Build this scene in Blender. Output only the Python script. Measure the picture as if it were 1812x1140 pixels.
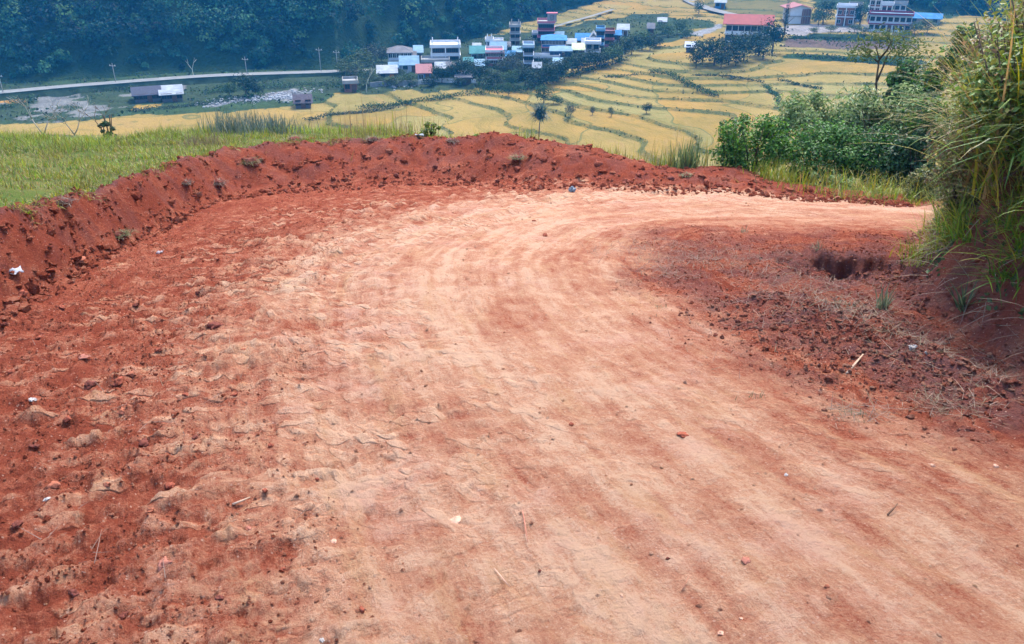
import bpy, math, random
import numpy as np
from math import radians, sin, cos, pi

S = bpy.context.scene
for o in list(bpy.data.objects):
    bpy.data.objects.remove(o)
C = S.collection
rng = np.random.default_rng(7)
random.seed(7)

# ------------------------------------------------------------------ camera, sky, sun, exposure
EYE = 1.6
PITCH = radians(26)
FPX = 1450.0
W0, H0 = 1812.0, 1140.0
cam_d = bpy.data.cameras.new('camera')
cam = bpy.data.objects.new('camera', cam_d)
C.objects.link(cam)
cam.location = (0, 0, EYE)
cam.rotation_euler = (pi / 2 - PITCH, 0, 0)
cam_d.sensor_width = 36.0
cam_d.lens = 36.0 * FPX / W0
cam_d.clip_start = 0.05
cam_d.clip_end = 3000
S.camera = cam

SUN_EL, SUN_AZ = radians(54), radians(12)        # azimuth measured from +Y towards +X
world = bpy.data.worlds.new('World')
S.world = world
world.use_nodes = True
nt = world.node_tree
sky = nt.nodes.new('ShaderNodeTexSky')
sky.sky_type = 'NISHITA'
sky.sun_disc = False
sky.sun_elevation = SUN_EL
sky.sun_rotation = SUN_AZ
sky.air_density = 1.0
sky.dust_density = 3.0
bg = nt.nodes['Background']
bg.inputs['Strength'].default_value = 0.15
nt.links.new(sky.outputs[0], bg.inputs['Color'])

sun_d = bpy.data.lights.new('sun', 'SUN')
sun_d.energy = 1.5
sun_d.angle = radians(11)
sun_d.color = (1.0, 0.94, 0.86)
sun = bpy.data.objects.new('sun', sun_d)
C.objects.link(sun)
sun.rotation_euler = (pi / 2 - SUN_EL, 0, -SUN_AZ + pi)
sun.location = (0, 0, 60)
sd = (sin(SUN_AZ) * cos(SUN_EL), cos(SUN_AZ) * cos(SUN_EL), sin(SUN_EL))
import mathutils
sun.rotation_euler = mathutils.Vector(sd).to_track_quat('Z', 'Y').to_euler()

S.view_settings.view_transform = 'Standard'
S.view_settings.look = 'None'
S.view_settings.gamma = 1.0
S.view_settings.exposure = 2.0
S.view_settings.use_curve_mapping = False
S.cycles.use_denoising = True
S.cycles.max_bounces = 6
S.cycles.diffuse_bounces = 3
S.cycles.transmission_bounces = 3
S.cycles.transparent_max_bounces = 6
S.cycles.volume_bounces = 1

# ------------------------------------------------------------------ noise
def _hash(ix, iy, seed):
    h = (ix.astype(np.int64) * 374761393 + iy.astype(np.int64) * 668265263 + seed * 974634777) & 0xFFFFFFFF
    h = ((h ^ (h >> 13)) * 1274126177) & 0xFFFFFFFF
    return (h ^ (h >> 16)) & 0xFFFFFFFF

def perlin(x, y, seed=0):
    x = np.asarray(x, float); y = np.asarray(y, float)
    xi = np.floor(x); yi = np.floor(y)
    fx = x - xi; fy = y - yi
    u = fx * fx * fx * (fx * (fx * 6 - 15) + 10); v = fy * fy * fy * (fy * (fy * 6 - 15) + 10)
    def g(a, b):
        h = _hash(xi + a, yi + b, seed) * (2 * pi / 4294967296.0)
        return np.cos(h) * (fx - a) + np.sin(h) * (fy - b)
    n0 = g(0, 0) * (1 - u) + g(1, 0) * u
    n1 = g(0, 1) * (1 - u) + g(1, 1) * u
    return (n0 * (1 - v) + n1 * v) * 1.5

def fbm(x, y, octs=4, seed=0, gain=0.5):
    a, f, t = 1.0, 1.0, 0.0
    for i in range(octs):
        t = t + a * perlin(x * f + 17.3 * i, y * f - 9.1 * i, seed + i)
        a *= gain; f *= 2.03
    return t

def worley(x, y, seed=0):
    x = np.asarray(x, float); y = np.asarray(y, float)
    xi = np.floor(x); yi = np.floor(y)
    best = np.full(x.shape, 9.0); rid = np.zeros(x.shape)
    for a in (-1, 0, 1):
        for b in (-1, 0, 1):
            h = _hash(xi + a, yi + b, seed); h2 = _hash(xi + a, yi + b, seed + 51)
            px = xi + a + h / 4294967296.0; py = yi + b + h2 / 4294967296.0
            d = np.hypot(px - x, py - y)
            m = d < best
            best = np.where(m, d, best); rid = np.where(m, (h >> 7) % 1000 / 1000.0, rid)
    return best, rid

def sst(a, b, x):
    t = np.clip((x - a) / (b - a), 0, 1)
    return t * t * (3 - 2 * t)

# ------------------------------------------------------------------ pixel rays of the photograph, used only to measure positions
SLOPE = 0.165
def ray(px, py):
    u = (px - W0 / 2) / FPX; v = (H0 / 2 - py) / FPX
    return np.array([u, cos(PITCH) + v * sin(PITCH), -sin(PITCH) + v * cos(PITCH)])

def on_plane(px, py):
    d = ray(px, py)
    t = EYE / (-d[2] - SLOPE * d[1])
    return d[0] * t, d[1] * t

def at_range(px, py, r):
    d = ray(px, py); t = r / math.hypot(d[0], d[1])
    return np.array([d[0] * t, d[1] * t, EYE + d[2] * t])

# ------------------------------------------------------------------ near terrain as a function
COLS = [(0, 560, 368, .75), (100, 505, 352, .78), (200, 445, 327, .8), (290, 398, 294, .85), (400, 352, 266, .95), (510, 334, 249, 1.0),
        (620, 324, 243, 1.05), (740, 318, 243, 1.05), (800, 318, 242, 1.05), (870, 322, 240, 1.05), (935, 327, 245, 1.05), (1010, 330, 262, 1.0),
        (1060, 331, 266, 1.0), (1130, 333, 287, .95), (1160, 334, 298, .9), (1215, 335, 302, .85), (1270, 336, 296, .9), (1310, 338, 302, .9),
        (1350, 343, 318, .8), (1400, 350, 332, .7), (1500, 355, 350, .5), (1620, 362, 359, .45)]
azT, rT, azC, rC, hC = [], [], [], [], []
for px, yt, yc, dl in COLS:
    dl *= 1.4
    x, y = on_plane(px, yt)
    azT.append(math.degrees(math.atan2(x, y))); rT.append(math.hypot(x, y))
    r = math.hypot(x, y) + dl
    p = at_range(px, yc, r)
    azC.append(math.degrees(math.atan2(p[0], p[1]))); rC.append(r); hC.append(p[2] + SLOPE * p[1])
azT = [-75, -52] + azT + [34, 48, 75]; rT = [3.7, 4.6] + rT + [12.2, 15, 20]
azC = [-75, -52] + azC + [34, 48, 75]; rC = [4.4, 5.3] + rC + [12.7, 15.6, 21]; hC = [.65, .66] + hC + [.06, .05, .05]
azB = [-75, -50, -36, -25, -13, -6.5, -4.5, -2, 10, 18, 26, 40, 75]
dB = [10, 12, 11.6, 6.5, 2.4, 1.0, .3, .2, .2, .3, .8, 1.2, 1.5]      # meadow depth behind the crest

PATH = np.array([(3.2, -4), (2.2, -1.5), (1.5, 0), (.8, 2), (.2, 3.6), (-.25, 5.2), (-.4, 7), (.2, 8.8), (1.6, 9.9), (3.2, 10.1), (5, 9.9), (9, 9.2), (14, 8)])
def resample(P, n):
    # smooth (Catmull-Rom) resampling
    out = []
    Q = np.vstack([2 * P[0] - P[1], P, 2 * P[-1] - P[-2]])
    for i in range(1, len(Q) - 2):
        for t in np.linspace(0, 1, n, endpoint=False):
            p0, p1, p2, p3 = Q[i - 1], Q[i], Q[i + 1], Q[i + 2]
            out.append(.5 * (2 * p1 + (p2 - p0) * t + (2 * p0 - 5 * p1 + 4 * p2 - p3) * t * t + (-p0 + 3 * p1 - 3 * p2 + p3) * t ** 3))
    out.append(P[-1])
    return np.array(out)
PATHD = resample(PATH, 10)
FOOT = resample(np.array([(2.95, -6), (2.85, 0), (2.8, 2.5), (2.86, 3.98), (2.9, 5.0), (3.05, 5.8), (3.75, 7.2), (4.75, 8.5), (6.6, 9.0), (9, 8.5), (14, 7)]), 5)

def sd_poly(x, y, P):
    """arc position and signed distance (positive on the right of the direction of travel)"""
    bd = np.full(x.shape, 1e9); bs = np.zeros(x.shape); sg = np.zeros(x.shape)
    s0 = 0.0
    for i in range(len(P) - 1):
        ax, ay = P[i]; dx, dy = P[i + 1] - P[i]; L2 = dx * dx + dy * dy; L = math.sqrt(L2)
        t = np.clip(((x - ax) * dx + (y - ay) * dy) / L2, 0, 1)
        ex = x - ax - t * dx; ey = y - ay - t * dy
        d = ex * ex + ey * ey
        m = d < bd
        bd = np.where(m, d, bd); bs = np.where(m, s0 + t * L, bs); sg = np.where(m, np.sign(ex * dy - ey * dx), sg)
        s0 += L
    return bs, np.sqrt(bd) * sg

WIND = np.array([on_plane(*p) for p in ((1380, 548), (1470, 585), (1580, 622), (1690, 668), (1830, 715))])
DITCH = np.array([on_plane(*p) for p in ((1640, 590), (1710, 632), (1812, 655), (1900, 690))])
PITC = np.array(on_plane(1556, 478))

def near(x, y):
    x = np.asarray(x, float); y = np.asarray(y, float)
    r = np.hypot(x, y); az = np.degrees(np.arctan2(x, y))
    base = -SLOPE * y
    wob = fbm(az * .35, az * 0 + 3.3, 3, 41) * .16
    rt = np.interp(az, azT, rT) + wob; rc = np.interp(az, azC, rC) + wob * .5
    hc = np.interp(az, azC, hC); db = np.interp(az, azB, dB)
    s, d = sd_poly(x, y, PATHD)
    _, f = sd_poly(x, y, FOOT)
    f = f + .10 * fbm(x * 1.6, y * 1.6, 3, 77)
    hw = np.interp(s, [0, 6, 12, 16, 22, 40], [1.6, 1.45, 1.6, 1.5, 1.1, 1.1])
    # looseness: high left of the tracks (d<0) towards the berm, and in the torn strip by the bank
    left = sst(hw * .55, hw * 1.35, -d + .25 * fbm(x * .8, y * .8, 3, 5))
    torn = sst(hw * .75, hw * 1.15, d + .3 * fbm(x * .9, y * .9, 3, 6)) * sst(9.2, 7.6, y + .3 * fbm(x, y, 2, 8)) * sst(2.2, 3.4, y)
    loose = np.clip(np.maximum(left, torn), 0, 1)
    # relief of the road
    z = .035 * fbm(x * .55, y * .55, 3, 11)
    z += .012 * fbm(d * 5.0, s * .7, 3, 12) * (1 - .85 * loose)
    z -= .022 * (np.exp(-((d + 1.0) / .22) ** 2) + .6 * np.exp(-((d - .75) / .2) ** 2)) * sst(0, 4, s)
    rip = 1 - np.abs(perlin(s * 3.2 + .8 * perlin(x * 1.3, y * 1.3, 21), d * 1.1 + .5 * s, 22))
    rip2 = 1 - np.abs(perlin(s * 2.1 - d * 1.2, d * 2.2 + .7 * perlin(x, y, 24), 23))
    ripz = np.clip(np.exp(-((d + 1.25) / 1.0) ** 2), 0, 1)
    z += (.010 * rip ** 3 + .012 * rip2 ** 3) * (.14 + .86 * ripz)
    F, rid = worley(x * 7 + .3 * perlin(x * 9, y * 9, 31), y * 7, 33)
    z += .038 * np.clip(.52 - F, 0, 1) * (rid > .5) * loose * 1.3
    F2, rid2 = worley(x * 17, y * 17, 35)
    z += .016 * np.clip(.5 - F2, 0, 1) * (rid2 > .3) * (.25 + loose)
    fine = fbm(x * 11, y * 11, 3, 37)
    ua = x * .80 + y * .60; ub = -x * .60 + y * .80
    wx = .35 * fbm(x * 1.9, y * 1.9, 2, 42)
    scal = (1 - np.abs(perlin(ua * 1.5 + wx, ub * 4.2 + 2 * wx, 43))) ** 4 + .7 * (1 - np.abs(perlin(x * 2.6 + wx, y * 6.0 - wx, 44))) ** 4
    scal = scal * np.clip(.15 + .9 * np.exp(-((d + 1.6) / 1.1) ** 2), 0, 1)
    mz = np.clip(.10 + 1.0 * np.exp(-((d + 1.75) / 1.15) ** 2) * sst(-.3, .25, fbm(x * .7, y * .7, 2, 47) + .25), 0, 1)
    F3, pid = worley(ua * 3.0 + 2.4 * wx, ub * 8.0 + 1.6 * wx + .3 * ua, 45)
    F4, pid2 = worley(ua * 5.5 - 2 * wx + .4 * perlin(x * 4, y * 4, 48), ub * 14 + wx, 46)
    lug = pid * sst(.62, .18, F3) * .026 + pid2 * sst(.6, .15, F4) * .013 - .009
    z += .010 * scal + 1.8 * lug * mz
    lug = lug * mz / .025
    plate = sst(-.05, .10, fbm(x * 3.1 + .4 * d, y * 2.3, 4, 38, .6)) * (.3 + .7 * ripz)
    z += .012 * plate + .010 * fbm(x * 26, y * 26, 2, 39) * (.25 + .75 * loose)
    z += fine * (.006 + .013 * loose)
    # windrow, ditch and pit by the bank
    ws, wd = sd_poly(x, y, WIND)
    lump = .5 + .8 * np.abs(fbm(x * 4, y * 4, 3, 51))
    z += .10 * np.exp(-(wd / .30) ** 2) * lump
    _, dd = sd_poly(x, y, DITCH)
    z -= .20 * np.exp(-(dd / .17) ** 2)
    qx = (x - PITC[0]) / .60 + .5 * fbm(y * 3, x * 3, 3, 57) + .35 * perlin(x * 4, y * 0, 52); qy = (y - PITC[1] + .16 * fbm(x * 3.5, x * 0, 3, 53)) / .72
    pit = sst(1.45, .55, np.abs(qx)) * sst(-1.1, .25, qy) * sst(.56, .47, qy)
    z -= .22 * pit * (1 + .6 * fbm(x * 5, y * 5, 3, 54))
    z += .07 * np.exp(-((qy - .75) / .2) ** 2) * sst(1.5, .9, np.abs(qx)) * lump
    # berm and cut face
    t = (r - rt) / np.maximum(rc - rt, .1)
    rise = .55 * sst(-.15, 1.0, t) + .45 * np.clip((t + .05) / 1.05, 0, 1)
    inb = sst(-.25, .2, t) * sst(2.2, 1.0, t)
    hill = hc * rise
    lumps = .06 * fbm(x * 1.3, y * 1.3, 3, 61) + .055 * (np.abs(fbm(x * 4.5, y * 4.5, 3, 62)) - .2)
    Fb, ridb = worley(x * 5.5, y * 5.5, 63)
    lumps = lumps + .035 * np.clip(.5 - Fb, 0, 1) * (ridb > .45)
    arc = az * .21
    gul = .030 * fbm(arc * 1.6, rise * 2.2 + arc, 3, 64) + .012 * np.abs(perlin(arc * 7, rise * 7, 66))
    bs = sst(0.02, .35, hc)
    behind = np.maximum(r - rc - db, 0)
    meadow = sst(-.1, .45, r - rc)
    past = np.maximum(r - rc, 0)
    pile = sst(-7.5, -4.5, az)               # right part is a heaped berm that falls off behind
    hill = hill + inb * (lumps * (1 - .75 * meadow * (1 - pile)) - gul * rise) * (.25 + .75 * bs)
    hill = hill - pile * hc * sst(.15, 1.3, past) * .9
    hill = hill + (1 - pile) * meadow * (.05 * fbm(x * .7, y * .7, 3, 65) - .05)
    fall = np.where(behind > 0, .30 * (np.sqrt(behind ** 2 + 2.0) - 1.414), 0)
    z = z * (1 - sst(.2, 1.2, t)) + hill
    # earth bank on the right
    fp = np.maximum(f, 0)
    face = 1.15 * sst(-.06, .62, f) + .42 * np.maximum(fp - .35, 0) * sst(.3, .9, f)
    face = np.minimum(face, 1.15 + .42 * fp)
    face = face + sst(.02, .25, f) * (.14 * fbm(x * 2.2, y * 2.2, 3, 71) + .11 * (np.abs(fbm(x * 5 + y * 2, y * 5, 3, 72)) - .25) + .03 * fbm(x * 17, y * 17, 2, 73))
    far_cut = sst(-.5, -.05, f)
    z = z * (1 - far_cut * .6) + face - fall * (1 - sst(-.2, .4, f))
    return dict(z=base + z, r=r, az=az, t=t, s=s, d=d, f=f, hw=hw, loose=loose, torn=torn, past=past, behind=behind, pile=pile, pit=pit,
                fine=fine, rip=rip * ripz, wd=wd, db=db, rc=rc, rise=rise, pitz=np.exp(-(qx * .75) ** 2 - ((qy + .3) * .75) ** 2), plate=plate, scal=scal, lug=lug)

def near_z(x, y):
    return near(x, y)['z']

def hit_near(px, py):
    d = ray(px, py)
    t = np.concatenate([np.linspace(.8, 6, 900), np.linspace(6, 30, 1500)])
    x, y, z = d[0] * t, d[1] * t, EYE + d[2] * t
    g = near_z(x, y)
    i = np.argmax(z < g)
    return np.array([x[i], y[i], g[i]])

# ------------------------------------------------------------------ far terrain as a function
TSTEP = 0.56
def valley_level(x, y):
    r = np.hypot(x, y)
    h = -32.6 + 1.9 * np.tanh((x + 5) / 60.0) + .034 * (r - 130) * (.30 + .70 * sst(-60, 40, x))
    h = h + 2.0 * np.exp(-((x - 40) / 26) ** 2 - ((y - 196) / 34) ** 2)
    w = .5 + .5 * sst(-40, 20, x)
    h = h + (.72 * fbm(x / 78, y / 46, 2, 81) + .22 * fbm(x / 26, y / 15, 2, 82)) * w
    return h

def level_grad(x, y):
    e = 1.0
    return np.hypot(valley_level(x + e, y) - valley_level(x - e, y), valley_level(x, y + e) - valley_level(x, y - e)) / (2 * e * TSTEP)

def riser(x, y):
    """share of each terrace step taken by its grassy riser (about a metre wide)"""
    return np.clip(level_grad(x, y) * .8 * (1.0 + 1.1 * fbm(x / 33, y / 22, 2, 85)), .03, .30)

FEET = [(-140, 155), (0, 150), (200, 138), (350, 127), (600, 120), (690, 100), (860, 78), (1000, 50), (1100, 30), (1180, 6)]
azF, rF = [], []
for px, py in FEET:
    d = ray(px, py); zg = -33.5 if px < 600 else -32.0
    t = (EYE - zg) / -d[2]
    azF.append(math.degrees(math.atan2(d[0], d[1]))); rF.append(t * math.hypot(d[0], d[1]))
azF = [-70] + azF + [13.5, 16, 20, 22.5, 30, 70]; rF = [rF[0] * .95] + rF + [rF[-1] + 45, 440, 420, 322, 300, 300]

def hill_rise(x, y):
    r = np.hypot(x, y); az = np.degrees(np.arctan2(x, y))
    rf = np.interp(az, azF, rF)
    q = np.maximum(r - rf, 0)
    sl = .80 + .12 * fbm(az * .16, az * 0, 2, 91)
    z = sl * (np.sqrt(q * q + 36) - 6) * sst(0, 10, q)
    z = z + (4.5 * fbm(x / 45, y / 45, 3, 92) + 7 * (1 - np.abs(perlin(az * .13, r * .003, 93))) - 5) * sst(3, 40, q)
    return z, q

def far_z(x, y, terr=True):
    h = valley_level(x, y)
    if terr:
        k = np.floor(h / TSTEP); f = h / TSTEP - k
        h = TSTEP * (k + np.clip((f - 1 + riser(x, y)) / riser(x, y), 0, 1))
    hz, q = hill_rise(x, y)
    return h + hz

def hit_far(px, py):
    d = ray(px, py)
    t = np.linspace(70, 600, 3600) / math.hypot(d[0], d[1])
    x, y, z = d[0] * t, d[1] * t, EYE + d[2] * t
    g = far_z(x, y, False)
    i = int(np.argmax(z < g))
    return np.array([x[i], y[i], far_z(x[i:i + 1], y[i:i + 1])[0]])

# ------------------------------------------------------------------ mesh helpers
def mesh_np(name, V, F, mats, attrs=None, parent=None, smooth=True, midx=None):
    me = bpy.data.meshes.new(name)
    V = np.ascontiguousarray(V, np.float32); F = np.ascontiguousarray(F, np.int32)
    n, k = F.shape
    me.vertices.add(len(V)); me.vertices.foreach_set('co', V.ravel())
    me.loops.add(n * k); me.loops.foreach_set('vertex_index', F.ravel())
    me.polygons.add(n)
    me.polygons.foreach_set('loop_start', np.arange(0, n * k, k, dtype=np.int32))
    me.polygons.foreach_set('use_smooth', np.full(n, smooth, dtype=bool))
    if midx is not None:
        me.polygons.foreach_set('material_index', np.asarray(midx, np.int32))
    for an, (ty, arr) in (attrs or {}).items():
        a = me.attributes.new(an, ty, 'POINT')
        arr = np.ascontiguousarray(arr, np.float32)
        if ty == 'FLOAT_COLOR':
            if arr.shape[1] == 3:
                arr = np.hstack([arr, np.ones((len(arr), 1), np.float32)])
            a.data.foreach_set('color', arr.astype(np.float32).ravel())
        elif ty == 'FLOAT_VECTOR':
            a.data.foreach_set('vector', arr.ravel())
        else:
            a.data.foreach_set('value', arr.ravel())
    me.update(calc_edges=True)
    for m in (mats if isinstance(mats, (list, tuple)) else [mats]):
        me.materials.append(m)
    o = bpy.data.objects.new(name, me)
    C.objects.link(o)
    if parent: o.parent = parent
    return o

def tag(o, label=None, cat=None, group=None, kind=None):
    if label: o['label'] = label
    if cat: o['category'] = cat
    if group: o['group'] = group
    if kind: o['kind'] = kind
    return o

def thing(name, label, cat, loc=(0, 0, 0), rz=0, group=None):
    o = bpy.data.objects.new(name, None)
    C.objects.link(o)
    o.location = loc; o.rotation_euler = (0, 0, rz); o.empty_display_size = .2
    return tag(o, label, cat, group)

def inst(name, me, parent=None, loc=(0, 0, 0), rz=0, sc=(1, 1, 1)):
    o = bpy.data.objects.new(name, me); C.objects.link(o)
    o.parent = parent; o.location = loc; o.rotation_euler = (0, 0, rz); o.scale = sc
    return o

class MB:
    """collects boxes, prisms and tubes into one mesh"""
    def __init__(s): s.v = []; s.f = []
    def quadbox(s, c8):
        b = len(s.v); s.v += [tuple(p) for p in c8]
        for q in ((0, 3, 2, 1), (4, 5, 6, 7), (0, 1, 5, 4), (1, 2, 6, 5), (2, 3, 7, 6), (3, 0, 4, 7)):
            s.f.append(tuple(b + i for i in q))
    def box(s, x0, x1, y0, y1, z0, z1):
        s.quadbox([(x0, y0, z0), (x1, y0, z0), (x1, y1, z0), (x0, y1, z0), (x0, y0, z1), (x1, y0, z1), (x1, y1, z1), (x0, y1, z1)])
        return s
    def poly(s, pts):
        b = len(s.v); s.v += [tuple(p) for p in pts]; s.f.append(tuple(range(b, b + len(pts))))
    def prism(s, poly2, x0, x1):
        """polygon in (y,z) extruded along x"""
        b = len(s.v); n = len(poly2)
        s.v += [(x0, y, z) for y, z in poly2] + [(x1, y, z) for y, z in poly2]
        s.f.append(tuple(b + i for i in range(n))[::-1]); s.f.append(tuple(b + n + i for i in range(n)))
        for i in range(n):
            j = (i + 1) % n
            s.f.append((b + i, b + j, b + n + j, b + n + i))
        return s
    def tube(s, pts, rad, n=6):
        pts = [mathutils.Vector(p) for p in pts]; b = len(s.v)
        for i, p in enumerate(pts):
            tdir = (pts[min(i + 1, len(pts) - 1)] - pts[max(i - 1, 0)]).normalized()
            a = tdir.orthogonal().normalized(); c = tdir.cross(a)
            for k in range(n):
                w = 2 * pi * k / n
                s.v.append(tuple(p + (a * cos(w) + c * sin(w)) * rad[i]))
        for i in range(len(pts) - 1):
            for k in range(n):
                k2 = (k + 1) % n
                s.f.append((b + i * n + k, b + i * n + k2, b + (i + 1) * n + k2, b + (i + 1) * n + k))
        s.f.append(tuple(b + k for k in range(n))[::-1]); e = b + (len(pts) - 1) * n
        s.f.append(tuple(e + k for k in range(n)))
        return s
    def mesh(s, name, mat, smooth=False):
        me = bpy.data.meshes.new(name); me.from_pydata(s.v, [], s.f); me.materials.append(mat)
        if smooth: me.polygons.foreach_set('use_smooth', [True] * len(me.polygons))
        me.update(); return me
    def build(s, name, mat, parent=None, smooth=False):
        return inst(name, s.mesh(name, mat, smooth), parent)

def strips(base, head, length, width, lean, curl, nseg=3, tip=.12, side_rand=None):
    """arching grass blades: base Nx3, head angle N, length N, width N, lean (start angle from vertical), curl (added by the tip)"""
    n = len(base)
    hx, hy = np.cos(head), np.sin(head)
    sx, sy = -hy, hx
    p = base.copy(); V = np.zeros((n, (nseg + 1) * 2, 3))
    for i in range(nseg + 1):
        w = width * (1 - (1 - tip) * (i / nseg) ** 1.6) * .5
        V[:, 2 * i] = p - np.stack([sx * w, sy * w, 0 * w], 1)
        V[:, 2 * i + 1] = p + np.stack([sx * w, sy * w, 0 * w], 1)
        a = lean + curl * ((i + .5) / nseg)
        st = length / nseg
        p = p + np.stack([hx * np.sin(a) * st, hy * np.sin(a) * st, np.cos(a) * st], 1)
    q = np.array([[2 * i, 2 * i + 1, 2 * i + 3, 2 * i + 2] for i in range(nseg)])
    F = (np.arange(n)[:, None, None] * ((nseg + 1) * 2) + q[None]).reshape(-1, 4)
    return V.reshape(-1, 3), F, (nseg + 1) * 2

def cards(P, N, size, aspect=.5, fold=.12):
    """leaf shaped quads at P with normals N"""
    n = len(P)
    N = N / np.maximum(np.linalg.norm(N, axis=1, keepdims=True), 1e-6)
    A = rng.normal(size=(n, 3)); A -= (A * N).sum(1, keepdims=True) * N
    A /= np.maximum(np.linalg.norm(A, axis=1, keepdims=True), 1e-6)
    B = np.cross(N, A)
    s = size[:, None]
    V = np.stack([P - A * s * .5, P + B * s * aspect * .5 + N * s * fold, P + A * s * .5, P - B * s * aspect * .5 + N * s * fold], 1)
    return V.reshape(-1, 3), np.arange(n * 4).reshape(-1, 4)

def sphere_dirs(n):
    v = rng.normal(size=(n, 3)); return v / np.linalg.norm(v, axis=1, keepdims=True)

# ------------------------------------------------------------------ materials
def newmat(name):
    m = bpy.data.materials.new(name); m.use_nodes = True
    t = m.node_tree; b = t.nodes['Principled BSDF']
    b.inputs['Specular IOR Level'].default_value = .06
    return m, t, b

def N(t, kind, **kw):
    n = t.nodes.new(kind)
    for k, v in kw.items():
        if k.startswith('i_'):
            n.inputs[k[2:].replace('_', ' ')].default_value = v
        else:
            setattr(n, k, v)
    return n

def L(t, a, b): t.links.new(a, b)

def mixc(t, fac, a, b, mode='MIX'):
    m = t.nodes.new('ShaderNodeMix'); m.data_type = 'RGBA'; m.blend_type = mode
    for sock, val in ((m.inputs['Factor'], fac), (m.inputs['A'], a), (m.inputs['B'], b)):
        if isinstance(val, bpy.types.NodeSocket): L(t, val, sock)
        elif isinstance(val, (int, float)): sock.default_value = val
        else: sock.default_value = (*val, 1)
    return m.outputs['Result']

def mth(t, op, a, b=0.0, c=None):
    m = t.nodes.new('ShaderNodeMath'); m.operation = op
    for i, val in enumerate((a, b) if c is None else (a, b, c)):
        if isinstance(val, bpy.types.NodeSocket): L(t, val, m.inputs[i])
        else: m.inputs[i].default_value = val
    return m.outputs[0]

def ramp(t, x, lo, hi, a=0., b=1.):
    m = t.nodes.new('ShaderNodeMapRange'); m.interpolation_type = 'SMOOTHSTEP'
    L(t, x, m.inputs['Value'])
    m.inputs['From Min'].default_value = lo; m.inputs['From Max'].default_value = hi
    m.inputs['To Min'].default_value = a; m.inputs['To Max'].default_value = b
    return m.outputs['Result']

def plain(name, col, rough=.8, var=.18, scale=3.0, bump=0.0):
    m, t, b = newmat(name)
    b.inputs['Roughness'].default_value = rough
    geo = N(t, 'ShaderNodeTexCoord')
    nz = N(t, 'ShaderNodeTexNoise', i_Scale=scale, i_Detail=5.0, i_Roughness=.65)
    L(t, geo.outputs['Object'], nz.inputs['Vector'])
    k = ramp(t, nz.outputs['Fac'], .3, .7, 1 - var, 1 + var)
    c = mixc(t, 1.0, col, (1, 1, 1), 'MULTIPLY')
    vm = N(t, 'ShaderNodeVectorMath', operation='SCALE'); L(t, c, vm.inputs[0]); L(t, k, vm.inputs['Scale'])
    L(t, vm.outputs[0], b.inputs['Base Color'])
    if bump:
        bp = N(t, 'ShaderNodeBump', i_Strength=.6, i_Distance=bump); L(t, nz.outputs['Fac'], bp.inputs['Height']); L(t, bp.outputs[0], b.inputs['Normal'])
    return m

def leafmat(name, trans=.3, rough=.55, spec=.3):
    m, t, b = newmat(name)
    a = N(t, 'ShaderNodeAttribute', attribute_name='col')
    b.inputs['Roughness'].default_value = rough
    b.inputs['Specular IOR Level'].default_value = spec
    L(t, a.outputs['Color'], b.inputs['Base Color'])
    tr = N(t, 'ShaderNodeBsdfTranslucent')
    hs = N(t, 'ShaderNodeHueSaturation', i_Hue=.49, i_Saturation=1.1, i_Value=1.3); L(t, a.outputs['Color'], hs.inputs['Color'])
    L(t, hs.outputs[0], tr.inputs['Color'])
    mx = N(t, 'ShaderNodeMixShader'); mx.inputs[0].default_value = trans
    L(t, b.outputs[0], mx.inputs[1]); L(t, tr.outputs[0], mx.inputs[2])
    L(t, mx.outputs[0], t.nodes['Material Output'].inputs['Surface'])
    return m

LEAF = leafmat("leaf", .3, .5, .3)
GRASS = leafmat('grass_blade', .35, .5)
FARLEAF = leafmat('far_leaf', .15, .7, .1)
BARK = plain('bark', (.09, .07, .055), .9, .4, 9, .01)
STRAWM = leafmat('straw', .1, .7, .1)

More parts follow.
